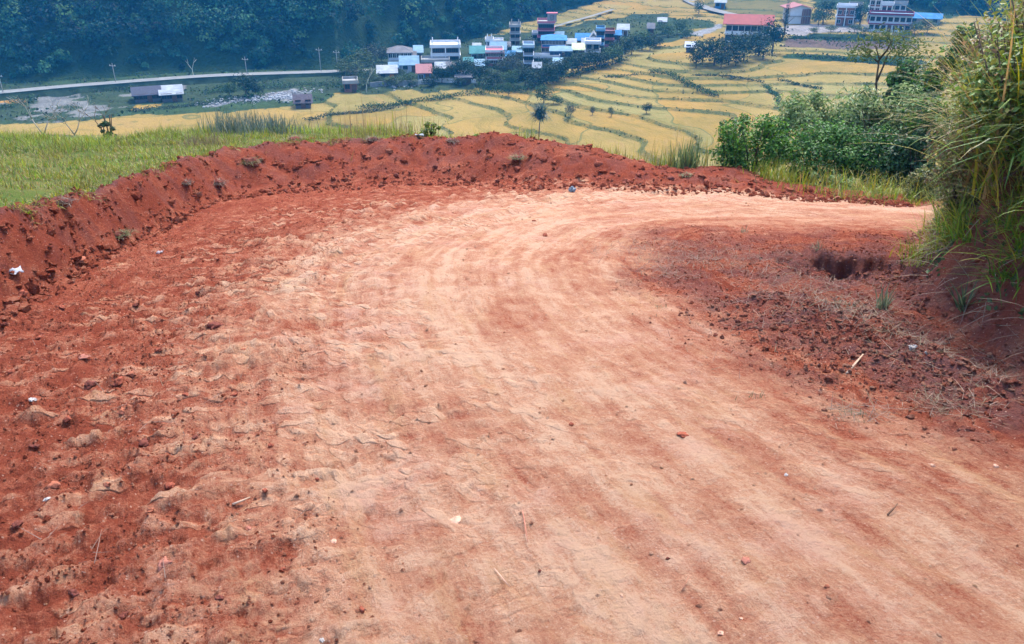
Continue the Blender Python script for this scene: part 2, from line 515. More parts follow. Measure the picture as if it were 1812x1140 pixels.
def soil_material():
    m, t, b = newmat('red_soil')
    b.inputs['Roughness'].default_value = .95
    b.inputs['Specular IOR Level'].default_value = .0
    tc = N(t, 'ShaderNodeNewGeometry')
    pos = tc.outputs['Position']
    pale = N(t, 'ShaderNodeAttribute', attribute_name='pale').outputs['Fac']
    dark = N(t, 'ShaderNodeAttribute', attribute_name='dark').outputs['Fac']
    st = N(t, 'ShaderNodeAttribute', attribute_name='st').outputs['Vector']
    def noise(vec, sc, det=6., rough=.65, **kw):
        n = N(t, 'ShaderNodeTexNoise', i_Scale=sc, i_Detail=det, i_Roughness=rough, **kw); L(t, vec, n.inputs['Vector']); return n.outputs['Fac']
    n1 = noise(pos, 3.2, 8., .7); n2 = noise(pos, 15, 8., .75); n3 = noise(pos, 70, 6., .75); n4 = noise(st, 6.0, 10., .76)
    rg = N(t, 'ShaderNodeTexNoise', noise_type='RIDGED_MULTIFRACTAL', i_Scale=9.0, i_Detail=7.0, i_Roughness=.7); L(t, pos, rg.inputs['Vector'])
    p = mth(t, 'ADD', pale, mth(t, 'MULTIPLY', mth(t, 'SUBTRACT', n2, .5), .6))
    p = mth(t, 'ADD', p, mth(t, 'MULTIPLY', mth(t, 'SUBTRACT', n4, .5), 1.25))
    p = mth(t, 'ADD', p, mth(t, 'MULTIPLY', mth(t, 'SUBTRACT', n3, .5), 1.15))
    p = mth(t, 'ADD', p, mth(t, 'MULTIPLY', mth(t, 'SUBTRACT', n1, .5), .5))
    n5 = noise(pos, 5.5, 10., .68, Distortion=.6) if False else noise(pos, 5.5, 10., .68)
    tread = N(t, 'ShaderNodeAttribute', attribute_name='tread').outputs['Vector']
    tsep = N(t, 'ShaderNodeSeparateXYZ'); L(t, tread, tsep.inputs[0])
    wn_ = N(t, 'ShaderNodeTexNoise', i_Scale=2.2, i_Detail=3.0); L(t, pos, wn_.inputs['Vector'])
    wv = N(t, 'ShaderNodeVectorMath', operation='MULTIPLY_ADD'); L(t, wn_.outputs['Color'], wv.inputs[0]); wv.inputs[1].default_value = (.26, .26, 0); L(t, pos, wv.inputs[2])
    imp = None
    for rot, sc_, ch in ((math.radians(30), (.19, .078, 100.), 0), (math.radians(-38), (.17, .066, 100.), 1)):
        mp = N(t, 'ShaderNodeMapping', vector_type='TEXTURE'); mp.inputs['Rotation'].default_value = (0, 0, rot); mp.inputs['Scale'].default_value = sc_; L(t, wv.outputs[0], mp.inputs['Vector'])
        v1 = N(t, 'ShaderNodeTexVoronoi', i_Scale=1.0); L(t, mp.outputs[0], v1.inputs['Vector'])
        cs_ = N(t, 'ShaderNodeSeparateColor'); L(t, v1.outputs['Color'], cs_.inputs[0])
        pl_ = mth(t, 'MULTIPLY', mth(t, 'MULTIPLY', ramp(t, v1.outputs['Distance'], .55, .38), ramp(t, cs_.outputs[0], 0., 1., .25, 1.)), tsep.outputs[ch])
        imp = pl_ if imp is None else mth(t, 'MAXIMUM', imp, pl_)
    p = mth(t, 'ADD', p, mth(t, 'MULTIPLY', mth(t, 'SUBTRACT', imp, .18), .40))
    crust = mth(t, 'MULTIPLY', ramp(t, n5, .44, .60), ramp(t, pale, .12, .45))
    p = mth(t, 'ADD', p, mth(t, 'MULTIPLY', mth(t, 'SUBTRACT', crust, .4), .17))
    n6 = noise(pos, 190, 3., .7)
    p = mth(t, 'ADD', p, mth(t, 'MULTIPLY', mth(t, 'SUBTRACT', n6, .5), .7))
    cr = N(t, 'ShaderNodeValToRGB'); L(t, p, cr.inputs[0])
    e = cr.color_ramp.elements
    e[0].position = .0; e[0].color = (.208, .051, .030, 1)
    e[1].position = 1.0; e[1].color = (.53, .337, .226, 1)
    for q, c in ((.20, (.282, .084, .049)), (.40, (.345, .140, .087)), (.60, (.410, .200, .123)), (.8, (.472, .264, .169))):
        k = e.new(q); k.color = (*c, 1)
    # pinkish and ochre casts of the subsoil
    nh = noise(pos, 1.4, 7., .7)
    c = mixc(t, mth(t, 'MULTIPLY', ramp(t, nh, .48, .68, 0, .30), ramp(t, p, .35, .7)), cr.outputs[0], (.46, .235, .20))
    nh2 = noise(st, 2.3, 7., .7)
    c = mixc(t, mth(t, 'MULTIPLY', ramp(t, nh2, .5, .7, 0, .45), ramp(t, p, .2, .6)), c, (.46, .27, .14))
    # darker purple-brown mixed in wherever the dark mask is set
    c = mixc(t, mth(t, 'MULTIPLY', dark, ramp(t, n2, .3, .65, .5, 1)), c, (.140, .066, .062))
    # pale grit
    vo = N(t, 'ShaderNodeTexVoronoi', i_Scale=46.0); L(t, pos, vo.inputs['Vector'])
    sep = N(t, 'ShaderNodeSeparateColor'); L(t, vo.outputs['Color'], sep.inputs[0])
    grit = mth(t, 'MULTIPLY', mth(t, 'LESS_THAN', vo.outputs['Distance'], .22), mth(t, 'GREATER_THAN', sep.outputs[0], .80))
    c = mixc(t, mth(t, 'MULTIPLY', grit, .5), c, (.55, .36, .27))
    L(t, c, b.inputs['Base Color'])
    hgt = mth(t, 'ADD', mth(t, 'MULTIPLY', n3, .35), mth(t, 'ADD', n2, mth(t, 'MULTIPLY', grit, .25)))
    hgt = mth(t, 'ADD', hgt, mth(t, 'MULTIPLY', n4, .8))
    hgt = mth(t, 'ADD', hgt, mth(t, 'MULTIPLY', imp, .75))
    hgt = mth(t, 'ADD', hgt, mth(t, 'MULTIPLY', rg.outputs['Fac'], .12))
    bp = N(t, 'ShaderNodeBump', i_Strength=1.0, i_Distance=.045); L(t, hgt, bp.inputs['Height']); L(t, bp.outputs[0], b.inputs['Normal'])
    return m
SOIL = soil_material()

def turf_material():
    m, t, b = newmat('turf')
    b.inputs['Roughness'].default_value = .95
    geo = N(t, 'ShaderNodeNewGeometry')
    n1 = N(t, 'ShaderNodeTexNoise', i_Scale=1.3, i_Detail=6.0); L(t, geo.outputs['Position'], n1.inputs['Vector'])
    n2 = N(t, 'ShaderNodeTexNoise', i_Scale=30.0, i_Detail=4.0); L(t, geo.outputs['Position'], n2.inputs['Vector'])
    c = mixc(t, ramp(t, n1.outputs['Fac'], .35, .65), (.055, .085, .016), (.10, .105, .028))
    c = mixc(t, ramp(t, n2.outputs['Fac'], .5, .75), c, (.11, .07, .035))
    L(t, c, b.inputs['Base Color'])
    bp = N(t, 'ShaderNodeBump', i_Strength=.8, i_Distance=.04); L(t, n2.outputs['Fac'], bp.inputs['Height']); L(t, bp.outputs[0], b.inputs['Normal'])
    return m
TURF = turf_material()

def valley_material():
    m, t, b = newmat('fields')
    b.inputs['Roughness'].default_value = .95; b.inputs['Specular IOR Level'].default_value = .05
    geo = N(t, 'ShaderNodeNewGeometry'); pos = geo.outputs['Position']
    col = N(t, 'ShaderNodeAttribute', attribute_name='col').outputs['Color']
    rice = N(t, 'ShaderNodeAttribute', attribute_name='rice').outputs['Fac']
    q = N(t, 'ShaderNodeAttribute', attribute_name='level').outputs['Fac']
    q2 = N(t, 'ShaderNodeAttribute', attribute_name='cross').outputs['Fac']
    rs = N(t, 'ShaderNodeAttribute', attribute_name='riser').outputs['Fac']
    def noise(sc, det=5.):
        n = N(t, 'ShaderNodeTexNoise', i_Scale=sc, i_Detail=det, i_Roughness=.62); L(t, pos, n.inputs['Vector']); return n.outputs['Fac']
    n1 = noise(.045); n2 = noise(.35); n3 = noise(1.6)
    wob = mth(t, 'MULTIPLY', mth(t, 'SUBTRACT', n2, .5), .05)
    fr = mth(t, 'FRACT', mth(t, 'ADD', q, wob))
    edge = mth(t, 'DIVIDE', mth(t, 'SUBTRACT', fr, mth(t, 'SUBTRACT', 1.0, rs)), rs)
    bund = mth(t, 'MULTIPLY', ramp(t, edge, -.35, .15), ramp(t, n2, .3, .6, .15, 1))
    fl = mth(t, 'FLOOR', mth(t, 'ADD', q, wob))
    wn = N(t, 'ShaderNodeTexWhiteNoise', noise_dimensions='2D')
    cx = N(t, 'ShaderNodeCombineXYZ'); L(t, fl, cx.inputs[0]); L(t, mth(t, 'FLOOR', q2), cx.inputs[1]); L(t, cx.outputs[0], wn.inputs['Vector'])
    fr2 = mth(t, 'FRACT', q2)
    b2 = mth(t, 'MULTIPLY', ramp(t, fr2, .965, .985), .7)
    bund = mth(t, 'MAXIMUM', bund, b2)
    # ripe rice: gold to greenish gold from plot to plot, lodged streaks
    cs = N(t, 'ShaderNodeCombineXYZ'); L(t, mth(t, 'MULTIPLY', q, 5.0), cs.inputs[0]); L(t, mth(t, 'MULTIPLY', q2, 3.0), cs.inputs[1])
    ns = N(t, 'ShaderNodeTexNoise', i_Scale=1.0, i_Detail=7.0, i_Roughness=.68); L(t, cs.outputs[0], ns.inputs['Vector'])
    gold = mixc(t, ramp(t, wn.outputs['Value'], 0, .55), (0.296, 0.182, 0.041), (0.269, 0.198, 0.059))
    gold = mixc(t, ramp(t, wn.outputs['Value'], .6, 1.0), gold, (0.215, 0.198, 0.070))
    gold = mixc(t, ramp(t, n1, .42, .62, 0, .6), gold, (0.141, 0.123, 0.030))
    gold = mixc(t, ramp(t, ns.outputs['Fac'], .5, .66, 0, .75), gold, (0.246, 0.170, 0.062))
    gold = mixc(t, ramp(t, ns.outputs['Fac'], .48, .32, 0, .7), gold, (0.141, 0.116, 0.028))
    gold = mixc(t, ramp(t, n3, .4, .75, 0, .45), gold, (0.240, 0.142, 0.038))
    gold = mixc(t, ramp(t, n2, .56, .72, 0, .65), gold, (0.105, 0.105, 0.028))
    green = mixc(t, ramp(t, n3, .3, .7), (.062, .080, .022), (.105, .104, .036))
    land = mixc(t, bund, gold, green)
    var = ramp(t, n3, .25, .75, .65, 1.35)
    vm = N(t, 'ShaderNodeVectorMath', operation='SCALE'); L(t, col, vm.inputs[0]); L(t, var, vm.inputs['Scale'])
    c = mixc(t, rice, vm.outputs[0], land)
    L(t, c, b.inputs['Base Color'])
    bp = N(t, 'ShaderNodeBump', i_Strength=.7, i_Distance=.5); L(t, n3, bp.inputs['Height']); L(t, bp.outputs[0], b.inputs['Normal'])
    return m
FIELDS = valley_material()

def hill_material():
    m, t, b = newmat('hill_ground')
    b.inputs['Roughness'].default_value = .95; b.inputs['Specular IOR Level'].default_value = .05
    geo = N(t, 'ShaderNodeNewGeometry'); pos = geo.outputs['Position']
    n1 = N(t, 'ShaderNodeTexNoise', i_Scale=.06, i_Detail=6.0); L(t, pos, n1.inputs['Vector'])
    n2 = N(t, 'ShaderNodeTexNoise', i_Scale=1.2, i_Detail=5.0); L(t, pos, n2.inputs['Vector'])
    c = mixc(t, ramp(t, n1.outputs['Fac'], .35, .65), (.010, .028, .014), (.024, .05, .018))
    c = mixc(t, ramp(t, n2.outputs['Fac'], .45, .75), c, (.012, .03, .014))
    L(t, c, b.inputs['Base Color'])
    bp = N(t, 'ShaderNodeBump', i_Strength=1.0, i_Distance=1.0); L(t, n2.outputs['Fac'], bp.inputs['Height']); L(t, bp.outputs[0], b.inputs['Normal'])
    return m
HILLM = hill_material()

# ------------------------------------------------------------------ near ground: one graded sheet, split by what it is
def polar_grid(az0, az1, na, r_arr):
    az = np.radians(np.linspace(az0, az1, na)); A, R = np.meshgrid(az, r_arr)
    return (R * np.sin(A)).ravel(), (R * np.cos(A)).ravel()

def grid_faces(nr, na):
    i = np.arange(nr - 1)[:, None] * na + np.arange(na - 1)[None]
    return np.stack([i, i + 1, i + na + 1, i + na], -1).reshape(-1, 4)

NA, NR = 760, 530
rr = np.geomspace(.55, 21, NR)
gx, gy = polar_grid(-58, 58, NA, rr)
g = near(gx, gy)
V = np.stack([gx, gy, g['z']], 1)
Fq = grid_faces(NR, NA)
t_, f_ = g['t'], g['f']
# pale compacted soil in the wheel tracks, red where it is loose
band = np.exp(-(np.abs(g['d'] - .1) / (g['hw'] * 1.05)) ** 3.2)
strk = fbm(g['d'] * 3.2, g['s'] * .35, 4, 101)
strk2 = fbm(g['d'] * 11, g['s'] * .5, 3, 113)
pale = .29 + .55 * band + (.18 * strk + .11 * strk2) * (band + .25) + .12 * fbm(gx * 1.3, gy * 1.3, 3, 102) * band
pale += .22 * np.clip(g['rip'] - .72, 0, 1) / .28 * sst(-2.2, -.8, g['d']) * band
pale += .13 * (g['plate'] - .4) * band + .10 * g['scal'] * sst(-3.4, -1.2, g['d']) + .34 * g['lug'] - .03
rutn = .6 + .5 * fbm(g['s'] * 1.3, g['d'] * 0, 3, 111)
pale -= .16 * rutn * (np.exp(-((g['d'] - .95) / .13) ** 2) + .7 * np.exp(-((g['d'] + .55 - .05 * np.sin(g['s'])) / .10) ** 2)) * sst(2, 7, g['s'])
pale = pale - .34 * g['torn'] * band - .05 * g['loose']
pale = np.where(t_ > 0, pale * (1 - sst(-.1, .4, t_)) + (.12 + .16 * fbm(gx * 1.1, gy * 1.1, 4, 112)) * sst(-.1, .4, t_), pale)
pale += .05 * fbm(gx * 2, gy * 2, 3, 103)
pale = np.where(f_ > -.05, .30 + .2 * fbm(gx * 3, gy * 3, 3, 104), pale)
dark = np.clip(1.0 * g['pit'] + .8 * g['pitz'] + .62 * g['torn'] * sst(.0, .5, fbm(gx * 2.5, gy * 2.5, 3, 105) + .3) + .5 * np.exp(-(g['wd'] / .4) ** 2), 0, 1)  # darkest in the pit hollow, weaker around it, in the torn strip and windrow
dark = np.maximum(dark, sst(.75, 1.0, t_) * sst(1.6, 1.1, t_) * (1 - g['pile']) * (.35 + .6 * (fbm(gx * 3, gy * 3, 3, 106) > -.05)))
dark = np.maximum(dark, np.where(t_ > .05, .42 * sst(-.15, .35, fbm(gx * 3.4, gy * 3.4, 3, 107)), 0) * sst(0, .3, t_))
dark = np.maximum(dark, np.where(f_ > .0,   .50 * sst(-.3, .35, fbm(gx * 2.2, gy * 2.2, 3, 108)) + .28, 0))
trA = np.clip(1.1 * np.exp(-((g['d'] + 2.3) / 1.5) ** 2) * sst(-.6, .0, fbm(gx * .8, gy * .8, 2, 114)), 0, 1) * (g['t'] < .1)
trB = sst(1.6, 3.2, np.hypot(gx, gy)) * np.clip(.9 * np.exp(-((g['d'] + .8) / .75) ** 2) * sst(-.45, .1, fbm(gx * .7, gy * .7, 2, 115)) + .40 * np.exp(-((g['d'] - 1.0) / .7) ** 2) * sst(-.1, .3, fbm(gx * .8, gy * .8, 2, 116)), 0, 1) * (g['t'] < .1)
trv = np.stack([trA, trB, 0 * gx], 1)
stv = np.stack([g['d'] * 2.4, g['s'] * .42, 0 * gx], 1)
fc = Fq.mean(1).astype(int)
tf, ff, pf, pilef = t_[Fq].mean(1), f_[Fq].mean(1), g['past'][Fq].mean(1), g['pile'][Fq].mean(1)
edge = np.maximum(.03, .10 + .12 * fbm(gx * 2.2, gy * 2.2, 3, 109)[Fq].mean(1)) + .55 * sst(.4, .6, pilef)
zone = np.where(ff > -.03, 3, np.where(tf < 0, 0, np.where(pf < edge, 1, 2)))
def sub(name, zi, mat, label=None, **attrs):
    F = Fq[zone == zi]; u, inv = np.unique(F, return_inverse=True)
    at = {k: (('FLOAT_VECTOR' if v.ndim == 2 else 'FLOAT'), v[u]) for k, v in attrs.items()}
    o = mesh_np(name, V[u], inv.reshape(-1, 4), mat, at)
    tag(o, label, None, None, 'structure'); return o
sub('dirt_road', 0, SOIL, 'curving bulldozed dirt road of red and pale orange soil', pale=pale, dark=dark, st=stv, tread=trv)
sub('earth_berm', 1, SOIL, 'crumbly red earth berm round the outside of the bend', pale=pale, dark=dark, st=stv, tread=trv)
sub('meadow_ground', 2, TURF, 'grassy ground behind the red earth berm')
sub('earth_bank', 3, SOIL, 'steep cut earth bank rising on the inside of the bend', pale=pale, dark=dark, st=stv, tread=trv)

# ground behind the camera and the hillside dropping to the valley (coarse)
def hillside_z(x, y):
    r = np.hypot(x, y)
    return near_z(x * np.minimum(1, 20.5 / r), y * np.minimum(1, 20.5 / r)) - .36 * np.maximum(r - 20.5, 0) + .5 * fbm(x / 6, y / 6, 3, 120) * sst(22, 40, r)
hr = np.geomspace(20.9, 130, 60); hx, hy = polar_grid(-58, 58, 120, hr)
hz = hillside_z(hx, hy)
tag(mesh_np('hillside', np.stack([hx, hy, hz - .02], 1), grid_faces(60, 120), TURF), 'grassy hillside falling away behind the bend', kind='structure')
hr = np.geomspace(.3, 30, 60); hx, hy = polar_grid(57.9, 302.1, 160, hr)
hz = -SLOPE * hy * .6 + sst(2.8, 6, np.abs(hx)) * np.sign(hx) * 1.2 + .05 * fbm(hx, hy, 3, 122)
u0 = np.abs(np.degrees(np.arctan2(hx, hy))); w = sst(75, 58, u0)
hz = hz * (1 - w) + (near_z(hx, hy) - .015) * w
o = mesh_np('rear_ground', np.stack([hx, hy, hz], 1), grid_faces(60, 160), SOIL, dict(pale=('FLOAT', np.full(len(hx), .3)), dark=('FLOAT', np.zeros(len(hx))), st=('FLOAT_VECTOR', np.stack([hx * 2, hy, hx * 0], 1))))
tag(o, 'red soil ground on the near side of the bend', kind='structure')
ci = np.linspace(0, 2 * pi, 40, endpoint=False)
cv = np.vstack([[0, 0, near_z(np.array([0.]), np.array([.01]))[0]], np.stack([.6 * np.sin(ci), .6 * np.cos(ci), near_z(.6 * np.sin(ci), .6 * np.cos(ci)) - .012], 1)])
cf = np.array([[0, 1 + (i + 1) % 40, 1 + i] for i in range(40)])
o = mesh_np('road_surface', cv, cf[:, ::-1], SOIL, dict(pale=('FLOAT', np.full(41, .5)), dark=('FLOAT', np.zeros(41)), st=('FLOAT_VECTOR', cv * 2)))
tag(o, 'pale soil of the road nearest the foreground', kind='structure')

# ------------------------------------------------------------------ valley floor with terraced rice fields
def in_poly(x, y, poly):
    c = np.zeros(x.shape, bool); n = len(poly)
    for i in range(n):
        x0, y0 = poly[i]; x1, y1 = poly[(i + 1) % n]
        m = ((y0 > y) != (y1 > y)) & (x < (x1 - x0) * (y - y0) / (y1 - y0 + 1e-12) + x0)
        c ^= m
    return c
NVA, NVR = 560, 330
vr = np.concatenate([np.geomspace(88, 300, 270), np.geomspace(302, 470, 60)])
vx, vy = polar_grid(-46, 46, NVA, vr)
lev = valley_level(vx, vy)
hz_, q_ = hill_rise(vx, vy)
vz = far_z(vx, vy)
col = np.tile(np.array([.030, .055, .022]), (len(vx), 1)); rice = np.ones(len(vx))
def patch(pix, c, r=0.0, jag=2.5):
    poly = [tuple(hit_far(*p)[:2]) for p in pix]
    jx = vx + jag * fbm(vx / 9, vy / 9, 3, 131); jy = vy + jag * fbm(vx / 9 + 40, vy / 9, 3, 132)
    m = in_poly(jx, jy, poly)
    if c is not None: col[m] = c
    rice[m] = r
rice[vx < -40] = .0
rice[(q_ > -1) & (hz_ > .3)] = 0
rice[hz_ > .3] = 0
az_v = np.degrees(np.arctan2(vx, vy)); r_v = np.hypot(vx, vy)
# ground of the village: dark scrub, yards
patch([(560, 166), (700, 160), (850, 157), (950, 156), (1010, 120), (1130, 88), (1240, 60), (1180, 20), (1000, 45), (800, 70), (560, 115)], (0.028, 0.046, 0.022))
patch([(-250, 240), (250, 205), (500, 188), (640, 171), (850, 160), (940, 158), (1000, 200), (900, 330), (-250, 420)], None, 1.0)
patch([(-250, 215), (60, 215), (170, 212), (250, 180), (350, 180), (460, 180), (560, 160), (650, 152), (600, 128), (300, 140), (-250, 165)], (0.031, 0.050, 0.025))
patch([(-60, 185), (0, 185), (40, 180), (30, 172), (-60, 175)], (0.248, 0.136, 0.037))
patch([(30, 172), (150, 160), (160, 200), (110, 210), (60, 195)], (.13, .135, .13), 0, 12)
patch([(230, 148), (330, 146), (320, 160), (235, 164)], (0.124, 0.124, 0.130))
patch([(235, 184), (290, 182), (290, 190), (235, 194)], (0.236, 0.155, 0.037))
patch([(340, 186), (420, 172), (460, 168), (470, 164), (540, 158), (555, 166), (500, 173), (440, 178), (360, 190)], (0.149, 0.155, 0.161), 0, 4)
# right hand fields beyond the rice
patch([(1385, 66), (1500, 70), (1620, 74), (1620, 84), (1490, 86), (1385, 82)], (0.093, 0.065, 0.053), 0, 1.2)
patch([(1395, 60), (1600, 64), (1620, 72), (1500, 73), (1395, 68)], (0.012, 0.031, 0.014), 0, 1.2)
patch([(1385, 92), (1500, 96), (1640, 104), (1640, 118), (1530, 110), (1440, 104), (1385, 100)], (0.015, 0.040, 0.012), 0, 1.2)
patch([(1385, 44), (1440, 40), (1545, 44), (1535, 54), (1420, 60), (1385, 58)], (0.205, 0.192, 0.186), 0, 1.2)
patch([(1215, 58), (1275, 40), (1280, 46), (1240, 62)], (0.186, 0.192, 0.198), 0, .8)
patch([(1240, -10), (1420, -10), (1420, 26), (1275, 28), (1240, 12)], None, .45)
patch([(1440, -20), (1700, -20), (1700, 28), (1640, 34), (1440, 12)], (0.022, 0.046, 0.019))
patch([(1190, 62), (1120, 60), (1170, 30), (1260, 36), (1260, 44), (1215, 52)], (0.028, 0.050, 0.019))
patch([(1000, 52), (1100, 32), (1150, 40), (1120, 58), (1020, 62)], (0.046, 0.062, 0.022))
col[:] *= (1 + .25 * fbm(vx / 4, vy / 4, 3, 133))[:, None]
cross = (vx * .8 - vy * .45) / 34 + 1.3 * fbm(vx / 48, vy / 48, 3, 134)
o = mesh_np('valley_floor', np.stack([vx, vy, vz], 1), grid_faces(len(vr), NVA), FIELDS,
            dict(col=('FLOAT_COLOR', np.clip(col, .01, 1)), rice=('FLOAT', rice), level=('FLOAT', lev / TSTEP), riser=('FLOAT', riser(vx, vy)), cross=('FLOAT', cross)))
tag(o, 'valley floor stepped into golden rice terraces', kind='structure')

# forested hill behind the village
ha = np.linspace(-64, 64, 190); hq = np.concatenate([[-4, 0], np.geomspace(2, 320, 46)])
A, Q = np.meshgrid(ha, hq)
RF = np.interp(A, azF, rF); RR = RF + Q
hx = RR * np.sin(np.radians(A)); hy = RR * np.cos(np.radians(A))
hz = far_z(hx, hy, False) + np.where(Q > 1, .25, -.8)
o = mesh_np('hills', np.stack([hx.ravel(), hy.ravel(), hz.ravel()], 1), grid_faces(len(hq), 190), HILLM)
tag(o, 'steep wooded hill across the valley', kind='structure')

# ------------------------------------------------------------------ highway along the foot of the hill, embankment, footpath, river
def ribbon(pts, w, mat, name, label, lift=.2, skirt=0.0, kind='structure', z_of=None):
    P = resample(np.array([p[:2] for p in pts]), 8)
    zz = np.array([p[2] for p in pts]); zi = np.interp(np.linspace(0, len(pts) - 1, len(P)), range(len(pts)), zz) + lift
    T = np.gradient(P, axis=0); T /= np.linalg.norm(T, axis=1, keepdims=True); Nn = np.stack([T[:, 1], -T[:, 0]], 1)
    prof = [(-.5 * w, 0), (.5 * w, 0)] if not skirt else [(-.5 * w - skirt * .8, -skirt), (-.5 * w - .02, -.25), (-.5 * w, 0), (.5 * w, 0), (.5 * w + .02, -.25), (.5 * w + skirt * .8, -skirt)]
    Vv = np.concatenate([np.stack([P[:, 0] + Nn[:, 0] * a, P[:, 1] + Nn[:, 1] * a, zi + b], 1)[:, None] for a, b in prof], 1).reshape(-1, 3)
    k = len(prof)
    F = grid_faces(len(P), k)
    mi = None
    if skirt:
        mi = np.tile([1, 1, 0, 1, 1], len(P) - 1)
    o = mesh_np(name, Vv, F, mat, None, None, False, mi)
    return tag(o, label, kind=kind), P, zi
ROADM = plain('concrete_road', (.17, .18, .18), .8, .15, .4)
EMBM = plain('embankment', (.035, .055, .028), .95, .5, .3)
PATHM = plain('path_gravel', (.20, .20, .19), .9, .2, .5)
def fpt(px, py, z):
    d = ray(px, py); t = (z - EYE) / d[2]; return np.array([d[0] * t, d[1] * t, z])
hw_o, HWP, HWZ = ribbon([fpt(*p) for p in ((-220, 185, -32.2), (-100, 172, -32.2), (0, 163, -32.2), (110, 153, -32.2), (200, 146, -32.2), (350, 135, -32.2), (450, 130.5, -32.2), (560, 127, -32.2), (660, 124, -32.4))],
                        4.2, [ROADM, EMBM], 'highway', 'pale paved road running along the foot of the wooded hill', 0, 2.6)
pp = [hit_far(*p) + np.array([0, 0, .1]) for p in ((975, 50), (1010, 41), (1045, 31), (1085, 19))]
ribbon(pp, 1.6, PATHM, 'footpath', 'thin pale footpath climbing diagonally from the village', .5)
pp = [hit_far(*p) for p in ((1205, -8), (1232, 6), (1262, 18), (1300, 27))]
ribbon(pp, 4.5, PATHM, 'side_road', 'pale road passing behind the red-roofed house', .35)

# ------------------------------------------------------------------ haze
def haze():
    m = bpy.data.materials.new('haze'); m.use_nodes = True
    t = m.node_tree; t.nodes.remove(t.nodes['Principled BSDF'])
    v = N(t, 'ShaderNodeVolumePrincipled')
    v.inputs['Color'].default_value = (.04, .38, .95, 1); v.inputs['Density'].default_value = .00042
    v.inputs['Anisotropy'].default_value = .2
    L(t, v.outputs[0], t.nodes['Material Output'].inputs['Volume'])
    b = MB().box(-700, 700, -60, 800, -75, 330)
    o = b.build('haze', m)
    return tag(o, 'thin blue haze filling the valley air', kind='stuff')
haze()

# ------------------------------------------------------------------ foliage builders
def palette(n, cols, jit=.18):
    cols = np.array(cols); c = cols[rng.integers(0, len(cols), n)]
    return np.clip(c * (1 + jit * rng.normal(size=(n, 1))), .004, .9)

def crown_mesh(name, n, lobes, cols, leaf, flat=1.0, mat=None, low=.10):
    """unit crown: height 0..1 (bottom at `low`), width about 1"""
    P, Nn = [], []
    k = max(n // lobes, 4)
    for i in range(lobes):
        d = sphere_dirs(1)[0]; d[2] = d[2] * .9
        rad = rng.uniform(.45, 1.0)
        c = np.array([d[0] * .33 * rad, d[1] * .33 * rad, (low + 1) / 2 + d[2] * (1 - low) * .36 * rad * flat])
        R = rng.uniform(.14, .24)
        q = sphere_dirs(k); rr_ = rng.uniform(.55, 1.05, (k, 1))
        P.append(c + q * R * rr_ * [1, 1, (1 - low) * 1.1]); Nn.append(q * .8 + [0, 0, .55] + rng.normal(size=(k, 3)) * .45)
    P = np.vstack(P); Nn = np.vstack(Nn)
    V_, F_ = cards(P, Nn, rng.uniform(.6, 1.3, len(P)) * leaf, .62)
    colr = np.repeat(palette(len(P), cols), 4, 0)
    o = mesh_np(name, V_, F_, mat or FARLEAF, dict(col=('FLOAT_COLOR', colr)), smooth=False)
    me = o.data; bpy.data.objects.remove(o); return me

def trunk_mesh(h=.45, r=.022, forks=3):
    m = MB(); m.tube([(0, 0, -.06), (.01, .005, h * .5), (0, .01, h)], [r * 1.3, r, r * .7], 5)
    for i in range(forks):
        a = 2 * pi * i / forks + .4
        m.tube([(0, .01, h * .8), (.09 * cos(a), .09 * sin(a), h * 1.15), (.2 * cos(a), .2 * sin(a), h * 1.5)], [r * .6, r * .45, r * .2], 4)
    return m.mesh('trunk', BARK, True)

DKG = [(.012, .034, .018), (.018, .046, .020), (.007, .024, .014)]
MDG = [(0.039, 0.084, 0.026), (0.057, 0.105, 0.031), (0.026, 0.059, 0.022)]
LTG = [(.05, .085, .03), (.07, .10, .04), (.04, .07, .028)]
GYG = [(.045, .06, .042), (.058, .072, .05), (.03, .048, .034)]
CROWN = {k: [crown_mesh('crown', 900, 22, c, .062) for _ in range(3)] for k, c in (('dark', DKG), ('mid', MDG), ('light', LTG), ('grey', GYG))}
TRUNK = trunk_mesh(.30)
NFT = [0]
def far_tree(px, py, hpx, wpx, kind, label, group=None, name='tree', cat='tree'):
    p = hit_far(px, py); dep = np.dot(p - [0, 0, EYE], [0, cos(PITCH), -sin(PITCH)])
    h = hpx * dep / FPX * 1.15; w = wpx * dep / FPX * 1.38
    e = thing(name, label, cat, p, rng.uniform(0, 6.28), group)
    inst('trunk', TRUNK, e, sc=(h, h, h))
    inst('crown', CROWN[kind][NFT[0] % 3], e, (0, 0, -.06 * h), sc=(w, w, h)); NFT[0] += 1
    return e

